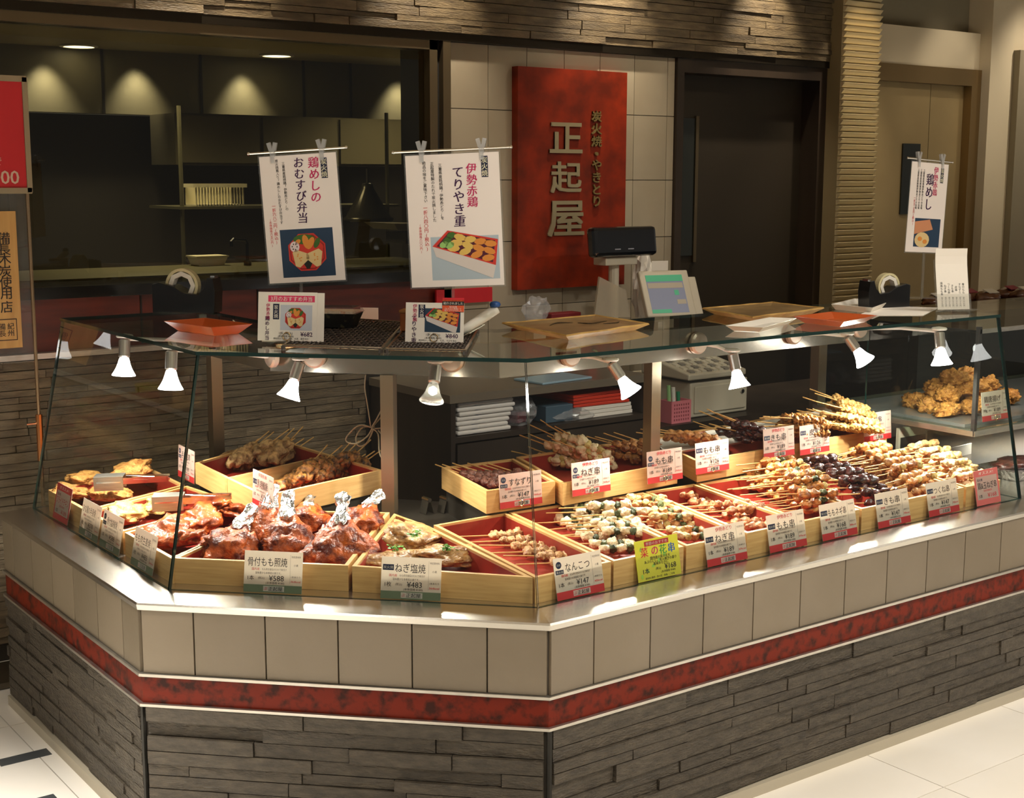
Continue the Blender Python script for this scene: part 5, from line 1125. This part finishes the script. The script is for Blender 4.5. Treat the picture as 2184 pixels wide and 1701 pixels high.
def jubako(p, cx, cy, w, z=.0012, flip=1):
    redb = mat('photo_red', rgb(206, 56, 44), .5); dr = mat('photo_plum', rgb(84, 24, 44), .5); wh = mat('photo_pale', rgb(216, 206, 200), .5); gr = mat('photo_green', rgb(64, 104, 40), .5); lg = mat('photo_lgreen', rgb(150, 196, 110), .5); y1 = mat('photo_yellow', rgb(224, 186, 96), .5); y2 = mat('photo_orange', rgb(220, 140, 60), .5)
    C = [(-.52, .12), (-.27, .36), (.52, .20), (.47, -.20)]; f = lambda u, v: tuple(C[0][k]*(1-u)*(1-v)+C[3][k]*u*(1-v)+C[1][k]*(1-u)*v+C[2][k]*u*v for k in (0, 1))
    X = lambda q: (cx+q[0]*w*flip, cy+q[1]*w)
    p.poly([X(C[0]), X(C[3]), X((.42, -.40)), X((-.47, -.04))], wh, z); p.poly([X(C[3]), X(C[2]), X((.47, .0)), X((.42, -.40))], wh, z+.0001)
    p.poly([X(q) for q in C], redb, z+.0002); p.poly([X(f(*q)) for q in ((.05, .07), (.95, .07), (.95, .93), (.05, .93))], dr, z+.0004)
    R = random.Random(9)
    for u in range(4):
        for v in range(3):
            q = f(.30+.19*u, .20+.29*v); qx = X(q); p.ell(qx[0], qx[1], .10*w, .052*w, (y1 if (u < 2) else y2), z+.0006+.0001*v, 9, R.uniform(-.4, .4))
    for (u, v, m_) in ((.13, .25, lg), (.13, .5, gr), (.13, .78, gr), (.22, .3, lg)):
        qx = X(f(u, v)); p.ell(qx[0], qx[1], .075*w, .05*w, m_, z+.0007, 8, .4)
uc = Vector((d2, -d2, 0)); vb = Vector((.10, .10, 1))
def standcard(px, py, w, h, label, fn, back=None):
    p = G(px, py, ZG+.010); t = thing('stand_card', label, 'price card', M=frame(p, uc, vb))
    MB().box((0, h/2, 0), (w, h, .0012)).build('card_plate', WHITE, t, local=True)
    if back: MB().box((back[0], h/2-.002, -.004), (w*1.05, h*1.02, .001), Matrix.Rotation(back[1], 3, 'Z')).build('backing_sheet', WHITE, t, local=True)
    pr = Print(); fn(pr, w, h); pr.build(t)
    b = MB(); b.tube([(.01*cos(a*pi/6), .012+.01*sin(a*pi/6), .003) for a in range(12)], .0008, 5, True); b.tube([(0, .002, .003), (0, -.008, .003)], .0011, 6); b.lathe([(.028, -.0098), (.030, -.0092), (.030, -.0075), (.004, -.0065)], (0, 0, 0), 20, Matrix.Rotation(-pi/2, 3, 'X')); b.build('wire_stand', GOLD, t, local=True)
    return t
def f682(p, w, h):
    p.rect(-w*.33, h*.80, w*.46, h*.93, mat('pink_bar', rgb(224, 60, 104), .5)); p.t('3月のおすすめ弁当', w*.065, h*.865, .0135, WHITE, .0012, .01, w=w*.70)
    p.t('伊勢赤鶏', -w*.33, h*.60, .0105, INKM, .0012, .02, vert=True); p.t('鶏めし弁当', -w*.34, h*.26, .0125, INKP, .0012, .03, vert=True)
    p.rect(-w*.245, h*.44, -w*.14, h*.76, NAVY); p.t('炭火焼', -w*.192, h*.60, .0115, WHITE, .0012, .01, vert=True)
    p.rect(-w*.12, h*.22, w*.42, h*.74, mat('photo_grey', rgb(196, 200, 210), .5)); bento(p, w*.14, h*.47, h*.235)
    p.t('1折 (税込)', -w*.02, h*.155, .0085, INK, .0012); p.t('¥682', w*.33, h*.145, .0155, INKP, .0012, .02); p.t('(本体価格 ¥650)', -w*.02, h*.095, .006, INK, .0012); p.t('原材料の一部に小麦、大豆、鶏を含む', w*.07, h*.05, .0055, INK, .0012)
standcard(612, 727, .155, .124, 'white 682 yen lunch card with octagonal bento photo on the glass top', f682, (.014, .0))
def f840(p, w, h):
    p.t('伊勢赤鶏', -w*.34, h*.74, .0115, INKM, .0012, .02, vert=True); p.t('てりやき重', -w*.35, h*.32, .0145, INKP, .0012, .03, vert=True)
    p.rect(-w*.28, h*.62, -w*.165, h*.95, NAVY); p.t('炭火焼', -w*.222, h*.785, .0115, WHITE, .0012, .01, vert=True)
    p.rect(-w*.17, h*.26, w*.44, h*.86, mat('photo_blue', rgb(70, 96, 120), .5)); jubako(p, w*.13, h*.57, w*.56, flip=1)
    p.t('1折 (税込)', -w*.02, h*.19, .0085, INK, .0012); p.t('¥840', w*.30, h*.17, .0155, INKP, .0012, .02); p.t('(本体価格 ¥800)', -w*.02, h*.11, .0062, INK, .0012); p.t('原材料の一部に小麦、大豆、そばを含む', w*.06, h*.05, .0055, INK, .0012)
    p.rect(w*.13, h*.78, w*.50, h*1.08, mat('orange_tag', rgb(232, 96, 56), .5), .0022); p.rect(w*.13, h*.94, w*.50, h*1.04, INK, .0026); p.t('紹介されました', w*.315, h*.99, .0072, WHITE, .0032, .02, w=w*.33); p.rect(w*.13, h*1.04, w*.50, h*1.13, mat('red_tag', rgb(214, 40, 52), .5), .0022)
    for k, s_ in enumerate(('毎日新聞', '【なるほど関西】で', '取り上げられました')): p.t(s_, w*.315, h*(.90-.045*k), .005, WHITE, .0032)
standcard(926, 730, .150, .100, 'white 840 yen card with an orange tag and rectangular bento photo', f840)
# hanging posters
def poster(cpx, D, u, roll, w, h, label, fn, rod=.262):
    c = CAM+ray(*cpx).normalized()*D; u = Vector(u).normalized(); n = u.cross(Vector((0, 0, 1)))
    R3 = Matrix.Rotation(roll, 3, -n if False else Vector((u.y, -u.x, 0)) ); uu = (R3 @ u); vv = (R3 @ Vector((0, 0, 1)))
    M = frame(c, uu, vv); t = thing('hanging_poster', label, 'poster', M=M)
    MB().box((0, 0, 0), (w+.008, h+.008, .0006)).build('laminate', ACRYL, t, local=True)
    MB().box((0, 0, 0), (w, h, .0012)).build('sheet', mat('poster_white', rgb(242, 231, 224), .5), t, local=True)
    pr = Print(); fn(pr, w, h); pr.build(t)
    MB().tube([(-rod/2, h/2+.010, -.002), (rod/2, h/2+.010, -.002)], .0032, 8).build('clear_rod', CHROME, t, local=True)
    for s_ in (-1, 1): MB().lathe([(.002, -.004), (.0045, -.002), (.0045, .002), (.002, .004)], (s_*rod/2, h/2+.010, -.002), 10, Matrix.Rotation(pi/2, 3, 'Y')).build('rod_end', CHROME, t, local=True)
    for s_ in (-.32, .32):
        b = MB(); x = s_*w
        for q in (-1, 1): b.box((x+q*.0065, h/2+.024, -.002), (.010, .022, .009), Matrix.Rotation(-q*.25, 3, 'Z'))
        b.box((x, h/2+.008, -.002), (.013, .018, .012)); b.box((x, h/2-.008, .004), (.010, .02, .003)); b.box((x, h/2-.008, -.006), (.010, .02, .003)); b.build('clear_clip', glass('clip_plastic', (.88, .88, .88), 1.5, .3, (.85, .85, .85)), t, local=True)
    # clear stand behind
    foot = ZG; b = MB(); wp = c-(uu.cross(vv))*.006
    return t, M
def standpole(M, h, label, zf=ZG):
    top = M @ Vector((.0, h/2+.004, -.010)); base = Vector((top.x, top.y, zf)); t = thing('poster_stand', label, 'stand', base)
    MB().tube([base+Vector((0, 0, .004)), top], .0045, 8).build('clear_pole', ACRYL, t); MB().tube([top, M @ Vector((0, h/2+.010, -.0055))], .003, 6).build('rod_hook', ACRYL, t)
    MB().box(base+Vector((0, 0, .002)), (.09, .06, .004), Matrix.Rotation(radians(-45), 3, 'Z')).build('foot', ACRYL, t)
def tagbox(p, x, y, k, m=None): p.rect(x-.0085*k, y-.026*k, x+.0085*k, y+.026*k, NAVY, .0008); p.t('炭火焼', x, y, .0165*k, mat('tag_cream', rgb(226, 220, 190), .5), .0014, .02, vert=True)
def fp1(p, w, h):
    p.t('鶏めしの', w*.20, h*.30, .030, INKM, .0012, .03, vert=True, shear=.1); tagbox(p, w*.335, h*.385, 1.0)
    p.t('おむすび弁当', w*.01, h*.22, .029, INKP, .0012, .03, vert=True, shear=.1)
    p.t('三重県産銘柄鶏「伊勢赤どり」の', -w*.19, h*.26, .0085, INK, .0012, .01, vert=True); p.t('炭火焼鳥入り「鶏めし」のおむすび弁当です', -w*.275, h*.22, .0085, INK, .0012, .01, vert=True)
    p.t('一折六八二円(税込)', -w*.36, -h*.04, .0105, INKR, .0012, .01, vert=True); p.t('(本体価格六五〇円)', -w*.42, -h*.10, .0075, INKR, .0012, vert=True)
    p.rect(-w*.31, -h*.46, w*.38, -h*.08, mat('photo_navy', rgb(34, 58, 84), .5)); bento(p, w*.03, -h*.265, h*.165)
def fp2(p, w, h):
    p.t('伊勢赤鶏', w*.20, h*.26, .028, INKM, .0012, .03, vert=True, shear=.1); tagbox(p, w*.345, h*.395, 1.0)
    p.t('てりやき重', w*.055, h*.175, .031, INKP, .0012, .03, vert=True, shear=.1)
    for k, s_ in enumerate(('三重県産銘柄鶏「伊勢赤どり」を', '正起屋特製のたれで炭火焼しました', '絶品の味をご賞味下さい')): p.t(s_, -w*(.13+.085*k), h*(.22+(.08 if k == 2 else 0)), .0095, INK, .0012, .01, vert=True)
    p.t('一折八四〇円(税込)', -w*.31, -h*.06, .0115, INKR, .0012, .01, vert=True); p.t('(本体価格八〇〇円)', -w*.375, -h*.13, .0075, INKR, .0012, vert=True)
    p.rect(-w*.27, -h*.45, w*.46, -h*.12, mat('photo_pale_blue', rgb(176, 190, 200), .5), .0006); jubako(p, w*.10, -h*.25, w*.68)
def fp3(p, w, h):
    p.t('伊勢赤鶏', w*.17, h*.30, .026, INKM, .0012, .03, vert=True); tagbox(p, w*.34, h*.37, 1.0)
    p.t('鶏めし', w*.02, h*.18, .044, INKP, .0012, .03, vert=True)
    for k in range(3): p.t('三重県産銘柄鶏伊勢赤どりの旨味', -w*(.16+.075*k), h*.2, .0095, INK, .0012, .01, vert=True)
    p.t('一折五二五円(税込)', -w*.36, -h*.05, .010, INKR, .0012, .01, vert=True)
    p.rect(-w*.3, -h*.44, w*.40, -h*.12, mat('photo_navy', rgb(34, 58, 84), .5)); p.poly([(-w*.3, -h*.3), (w*.2, -h*.24), (w*.1, -h*.13), (-w*.3, -h*.16)], mat('photo_salmon', rgb(206, 140, 100), .5), .0012)
    p.ell(-w*.08, -h*.36, w*.2, h*.085, mat('photo_rice', rgb(224, 196, 140), .5), .0014); p.ell(-w*.14, -h*.35, w*.06, h*.025, mat('photo_orange', rgb(220, 140, 60), .5), .002); p.ell(w*.0, -h*.38, w*.06, h*.025, mat('photo_orange', rgb(220, 140, 60), .5), .002)
t, M = poster((645, 466), 3.66, uc, radians(3.6), .206, .328, 'left hanging poster with an octagonal bento photo on dark blue', fp1); standpole(M, .328, 'clear stand behind the left poster')
t, M = poster((970, 470), 3.50, uc, radians(2.6), .238, .330, 'right hanging poster with a long rectangular bento photo', fp2, .30); standpole(M, .33, 'clear stand behind the right poster')
p = GY(1977, 440, .72); t, M = poster((1977, 443), (p-CAM).length, (1, 0, 0), radians(-3.0), .205, .312, 'small hanging poster at the far right before the steel door', fp3, .25); standpole(M, .312, 'clear stand behind the far right poster')
# tape dispensers
def tape(p, yaw, label, s_=1.0):
    M = Matrix.Translation(p) @ Matrix.Rotation(yaw, 4, 'Z'); t = thing('tape_dispenser', label, 'tape dispenser', M=M)
    prof = [(-.09, 0), (.09, 0), (.094, .06), (.088, .098), (.072, .100), (.062, .070), (.045, .052), (.005, .056), (-.03, .075), (-.072, .085), (-.09, .08)]
    n = len(prof); w = .032; b = MB(); b.add([(x*s_, -w*s_, z*s_) for x, z in prof]+[(x*s_, w*s_, z*s_) for x, z in prof], [tuple(range(n)), tuple(range(n, 2*n))[::-1]]+[(i, i+n, (i+1) % n+n, (i+1) % n) for i in range(n)]); b.build('body', BLACK, t, local=True, bevel=.002)
    Rx = Matrix.Rotation(pi/2, 3, 'X'); b = MB(); c = Vector((-.01*s_, 0, .075*s_)); b.lathe([(.040*s_, -.012*s_), (.048*s_, -.012*s_), (.048*s_, .012*s_), (.040*s_, .012*s_)], c, 32, Rx, ring=True); b.build('tape_roll', mat('tape', rgb(216, 204, 160), .3), t, local=True)
    b = MB(); b.lathe([(.027*s_, -.013*s_), (.040*s_, -.013*s_), (.040*s_, .013*s_), (.027*s_, .013*s_)], c, 8, Rx, ring=True); b.build('roll_core', WHITEP, t, local=True)
    b = MB(); b.box((.082*s_, 0, .1*s_), (.012*s_, .03*s_, .008*s_)); b.build('cutter', CHROME, t, local=True); return t
tape(Vector((G(400, 664, ZG+.002).x, G(400, 664, ZG+.002).y, ZG+.0003)), radians(-45), 'black tape dispenser with a cream roll left of the posters', 1.12)
p = G(1885, 655, ZG); tape(Vector((p.x, min(p.y, .70), ZG+.0003)), radians(168), 'black tape dispenser at the right beside the far poster', .92)
# menu stand
p = G(2034, 664, ZG+.002); t = thing('menu_stand', 'clear acrylic stand holding a curved white menu sheet at the right end', 'menu stand', M=frame((p.x, p.y, ZG+.0005), (.90, -.43, 0), (.09, .2, 1)))
MB().box((0, .085, -.003), (.118, .17, .003)).build('acrylic_back', ACRYL, t, local=True); MB().box((0, .0015, .02), (.118, .003, .06)).build('acrylic_foot', ACRYL, t, local=True); MB().box((0, .03, .006), (.118, .055, .002)).build('acrylic_lip', ACRYL, t, local=True)
b = MB(); n = 8; v = [(sx*.055, .008+.195*k/n, .0005+.012*max(0, k/n-.7)**2*8) for k in range(n+1) for sx in (-1, 1)]; v2 = [(x, y, z+.0008) for x, y, z in v]; b.add(v+v2, [(2*k, 2*k+1, 2*k+3, 2*k+2) for k in range(n)]+[(2*k+2*n+2, 2*k+2*n+4, 2*k+2*n+5, 2*k+2*n+3) for k in range(n)]); b.build('menu_sheet', WHITE, t, local=True)
pr = Print()
for k in range(7): pr.t(('焼鳥もも串', 'ねぎ串', 'つくね串', 'きも串', '皮串', 'すなずり', '骨付もも')[k], -.038+.0125*k, .075, .009, INK, .0016, vert=True); pr.t('百八十九円', -.038+.0125*k, .032, .0065, INK, .0016, vert=True)
pr.build(t)
# ================================================================== NEIGHBOURING CASE ON THE RIGHT
nc = thing('neighbour_case', 'neighbouring glass showcase with raised shelf at the right edge', 'showcase', (2.6, .7, .61))
z0, x0, y0 = .776, 2.06, .355
MB().span((x0, y0, z0-.012), (3.9, 1.05, z0)).build('glass_shelf', [glass('shelf_glass', (.75, .82, .74), 1.5, .12, (.5, .55, .45))], nc)
MB().span((x0-.004, y0-.006, z0-.022), (3.9, y0+.004, z0-.004)).build('shelf_trim', STEEL, nc); MB().span((x0-.006, y0, z0-.022), (x0+.004, 1.05, z0-.004)).build('shelf_trim', STEEL, nc)
MB().span((x0, y0, z0), (x0+.006, 1.05, 1.10)).build('glass_pane', [GLASS], nc); MB().span((x0+.006, y0, z0), (3.9, y0+.006, 1.10)).build('glass_pane', [GLASS], nc)
MB().span((x0-.004, y0-.004, z0-.02), (x0+.010, y0+.010, 1.12)).build('corner_post', BLACKM, nc); MB().span((x0-.004, 1.03, z0-.16), (x0+.04, 1.07, 1.14)).build('back_post', MATS['post_steel'], nc)
MB().span((x0, y0, 1.10), (3.9, 1.05, 1.108)).build('top_glass', [GLASS], nc); MB().span((x0, y0-.004, 1.098), (3.9, y0+.004, 1.112)).build('top_trim', STEEL, nc)
MB().span((2.3, 1.0, .61), (3.9, 1.02, .76)).build('back_panel', mat('lit_panel', rgb(236, 232, 224), .4), nc)
MB().span((x0+.02, y0+.05, z0), (3.8, .95, z0+.010)).build('metal_sheet', mat('pan_steel', rgb(150, 156, 160), .3, .6), nc)
spot('neighbour_lamp', (2.5, .5, 1.08), (2.55, .65, .78), 2, 120, (1, .9, .72)); area('neighbour_strip', (2.9, .62, .755), .9, 12, (1, .95, .88), (0, 0, 0), .12)
PF = [(.03, .07, 0), (.12, .05, 0), (.20, .09, 0), (.06, .16, 0), (.15, .17, 0), (.25, .18, 0), (.10, .25, 0), (.32, .1, 0), (.40, .12, 0), (.36, .2, 0), (.08, .11, .045), (.17, .12, .05), (.26, .13, .045), (.13, .19, .048), (.22, .21, .05), (.34, .15, .045), (.15, .14, .092), (.23, .16, .09)]
FN = {}
for z_, w_ in ((0, 'bottom layer'), (.05, 'middle layer'), (.09, 'top layer')):
    ks = sorted([k for k in range(len(PF)) if abs(PF[k][2]-z_) < .012], key=lambda k: PF[k][0])
    for i, k in enumerate(ks): FN[k] = {0: 'leftmost', len(ks)-1: 'rightmost'}.get(i, (NTH+('tenth',))[i]+' from left')+' '+w_
for k, (x, y, z) in enumerate(PF):
    o = slab('fried_chicken', (x0+.06+x*1.15, y0+.10+y*1.1, z0+.032+z), k*1.3, (.045+.006*(k % 3), .038, .030), 200+k, FRYD, FN[k]+' craggy fried chicken piece of the heap in the right showcase', 'fried chicken', (.2*(k % 3-1), .2*(k % 2)), .4, 1.8, .42); o['group'] = 'fried chicken heap in the right showcase'
card(frame((x0+.17, y0+.035, z0+.012), (1, 0, 0), (0, .12, 1)), .15, .10, 'card with red band before the fried chicken heap in the right showcase', '鶏唐揚げ', '¥189', '100g', paper=CARDW, style='plain')
card(frame((x0+.42, y0+.035, z0+.012), (1, 0, 0), (0, .12, 1)), .15, .10, 'second card with red band at the right picture edge', '手羽唐揚', '¥168', '1本', paper=CARDW, style='plain')
# lower level: paper, foil tray of food
o = MB().box((2.36, .62, .627), (.16, .004, .04), Matrix.Rotation(.1, 3, 'Z')).build('notice_strip', WHITE, None); tag(o, 'white paper strip standing on the lit deck of the right showcase', 'paper')
p = G(2150, 1010, .62); t = thing('foil_dish', 'shallow foil dish of dark stew at the right picture edge', 'dish', (p.x+.06, p.y, .6085))
b = MB(); cx, cy = p.x+.06, p.y; b.hexa([(cx-.10, cy-.06, .6085), (cx+.10, cy-.06, .6085), (cx+.10, cy+.06, .6085), (cx-.10, cy+.06, .6085)], [(cx-.13, cy-.085, .645), (cx+.13, cy-.085, .645), (cx+.13, cy+.085, .645), (cx-.13, cy+.085, .645)]); b.build('dish', FOIL, t)
q = blob(301, 3, (.11, .07, .02), .3, 3.0, 0, .2, 8); q.v = [(v[0]+cx, v[1]+cy, v[2]+.65) for v in q.v]; q.build('stew', FM['kimo'], t, smooth=True)
t = thing('black_tray', 'black square tray with a clear bag behind the rightmost skewers', 'tray', (2.02, .9, .61)); c0_ = G(1940, 930, .70)
MB().span((c0_.x-.06, c0_.y, .61), (c0_.x+.10, c0_.y+.012, .735)).build('pale_frame', BEIGE, t); MB().span((c0_.x-.05, c0_.y-.004, .62), (c0_.x+.085, c0_.y, .70)).build('dark_face', BLACKM, t)
# goods on the dark shelf at far right
gs = thing('goods_counter', 'dark counter carrying snack bags at the far right', 'counter', (4.0, 1.2, .9)); p = GY(2075, 648, 1.30)
MB().span((2.7, 1.08, .02), (4.6, 1.56, p.z-.03)).build('body', BLACKM, gs); MB().span((2.68, 1.06, p.z-.03), (4.62, 1.57, p.z)).build('worktop', mat('dark_worktop', rgb(40, 36, 32), .3), gs)
SNK = mat('snack_pack', rgb(126, 78, 46), .25, 0, rgb(86, 48, 30), 20, coat=.4); SNL = mat('snack_label', rgb(150, 40, 70), .4)
for k, (px, py) in enumerate(((1995, 628), (2060, 632), (2105, 628), (2150, 634), (2180, 622))):
    q = GY(px, py, 1.30+.06*(k % 2)); b = blob(310+k, 3, (.075, .05, .03), .25, 2.0, .8, .12, 7); c = (q.x, q.y, p.z+.024)
    t = thing('snack_bag', ('leftmost', 'second from left', 'third from left', 'fourth from left', 'rightmost')[k]+' brown snack bag with red label on the far right counter', 'snack bag', c); b.v = [(v[0]+c[0], v[1]+c[1], v[2]+c[2]) for v in b.v]; b.build('bag', SNK, t, smooth=True)
    MB().box((c[0], c[1]-.02, c[2]+.030), (.07, .04, .003), Matrix.Rotation(.35, 3, 'X')).build('label_strip', SNL if k % 2 else WHITEP, t)
# ================================================================== SIGNS AT THE LEFT EDGE
ly = 2.02
ls = thing('sign_stand', 'slim metal stand with red sign panel and wooden board at the left edge', 'sign', (-.55, ly, 0))
c = [GY(x, y, ly) for x, y in ((52, 165), (57, 410))]
FR = mat('sign_frame', rgb(176, 160, 132), .4, .5)
X1 = c[0].x+.004; Z1 = c[0].z; Z0 = c[1].z
MB().span((X1-.30, ly, Z0), (X1, ly+.02, Z1)).build('red_panel', mat('red_panel_print', rgb(206, 40, 48), .45), ls)
b = MB(); f = .014; b.span((X1-.30, ly-.006, Z0-.004), (X1, ly+.02, Z0+f)); b.span((X1-.30, ly-.006, Z1-f), (X1, ly+.02, Z1+.004)); b.span((X1-f, ly-.006, Z0), (X1+.002, ly+.02, Z1)); b.build('panel_frame', FR, ls)
pr = GY(70, 600, ly).x; MB().tube([(pr, ly+.01, .02), (pr, ly+.01, Z0+.01)], .006, 8).build('pole', mat('pole_steel', rgb(190, 160, 126), .25, .9), ls); MB().box((pr-.1, ly+.01, .012), (.3, .2, .02)).build('foot', STEELD, ls)
q = GY(75, 925, ly+.0); MB().tube([(pr, ly+.01, q.z-.09), (pr, ly+.01, q.z+.06)], .011, 10).build('pole_sleeve', mat('copper_sleeve', rgb(206, 140, 90), .25, .9), ls)
MB().tube([(pr-.04, ly+.01, q.z+.032), (pr, ly+.01, q.z+.032)], .004, 6).build('screw_knob', CHROME, ls)
b0_ = [GY(x, y, ly) for x, y in ((34, 450), (50, 740))]
XB = GY(41, 600, ly).x; MB().span((XB-.16, ly, b0_[1].z), (XB, ly+.012, b0_[0].z)).build('wooden_board', mat('sign_wood', rgb(214, 170, 104), .5, 0, rgb(196, 150, 86), 6, (6, 1, .6)), ls)
MB().span((X1-.30, ly+.012, b0_[1].z-.05), (pr, ly+.016, Z0)).build('acrylic_sheet', ACRYL, ls)
P = Print(); Fm = Matrix(((1, 0, 0, 0), (0, 0, -1, ly), (0, 1, 0, 0), (0, 0, 0, 1)))
z = GY(20, 376, ly); P.t('00', GY(21, 378, ly).x, GY(21, 378, ly).z, .058, mat('sign_cream', rgb(226, 196, 176), .5), .0015, .02); P.t('で', GY(-6, 344, ly).x, GY(-6, 344, ly).z, .03, MATS['sign_cream'], .0015, .01)
for s_, y in (('備', 508), ('長', 532), ('木', 552), ('炭', 578), ('使', 602), ('用', 626), ('店', 654)):
    q = GY(8+(y-508)*.04, y, ly); P.t(s_, q.x, q.z, .040, INK, .0015, .01)
q = GY(14, 703, ly); w = .033
P.rect(q.x-w, q.z-.034, q.x+w, q.z+.034, mat('stamp_brown', rgb(60, 36, 20), .5)); P.rect(q.x-w+.003, q.z-.031, q.x+w-.003, q.z+.031, MATS['sign_wood'], .0009); P.t('紀州', q.x+.013, q.z, .022, INK, .0016, .02, vert=True); P.t('備長', q.x-.013, q.z, .022, INK, .0016, .02, vert=True)
for k, (m_, mb) in P.d.items():
    mb.v = [tuple(Fm @ Vector(p_)) for p_ in mb.v]; mb.build('lettering', m_, ls)
import OpenImageIO as o, numpy as np
b=o.ImageBuf('/workdir/render_main.png'); a=b.get_pixels(o.FLOAT)[...,:3]*255
k=1024/2184
def s(n,x,y,r=8):
    X,Y=int(x*k),int(y*k); rr=max(1,int(r*k)); print(n,np.round(a[Y-rr:Y+rr+1,X-rr:X+rr+1].mean((0,1))).astype(int))
for n,x,y in [('tile chamfer2',640,1380),('tile chamfer5',950,1400),('tileR',1450,1340),('tileL',180,1260),('stoneC',700,1620),('stoneR',1700,1480),('stoneL',150,1450),('red C',640,1490),('floorR',1950,1640),('floorL',60,1660),('wood front',450,1220),('wood front2',1040,1240),('poster1',600,440),('walltile',1010,200),('wall tile R',1370,200),('sign',1150,200),('door',1600,400),('column',1790,300),('steel door',1900,300),('wall R',2095,300),('kitchen mid',280,480),('kit ceil',300,60),('band pool',900,30),('band dark',1150,60),('wallstone',300,850),('red panel',250,660),('card588',540,1230),('rim C',800,1290),('rim R',1700,1190),('rim L',150,1160),('red lining',1000,1140),('cabinet',1100,950),('monitor',1420,620)]: s(n,x,y)
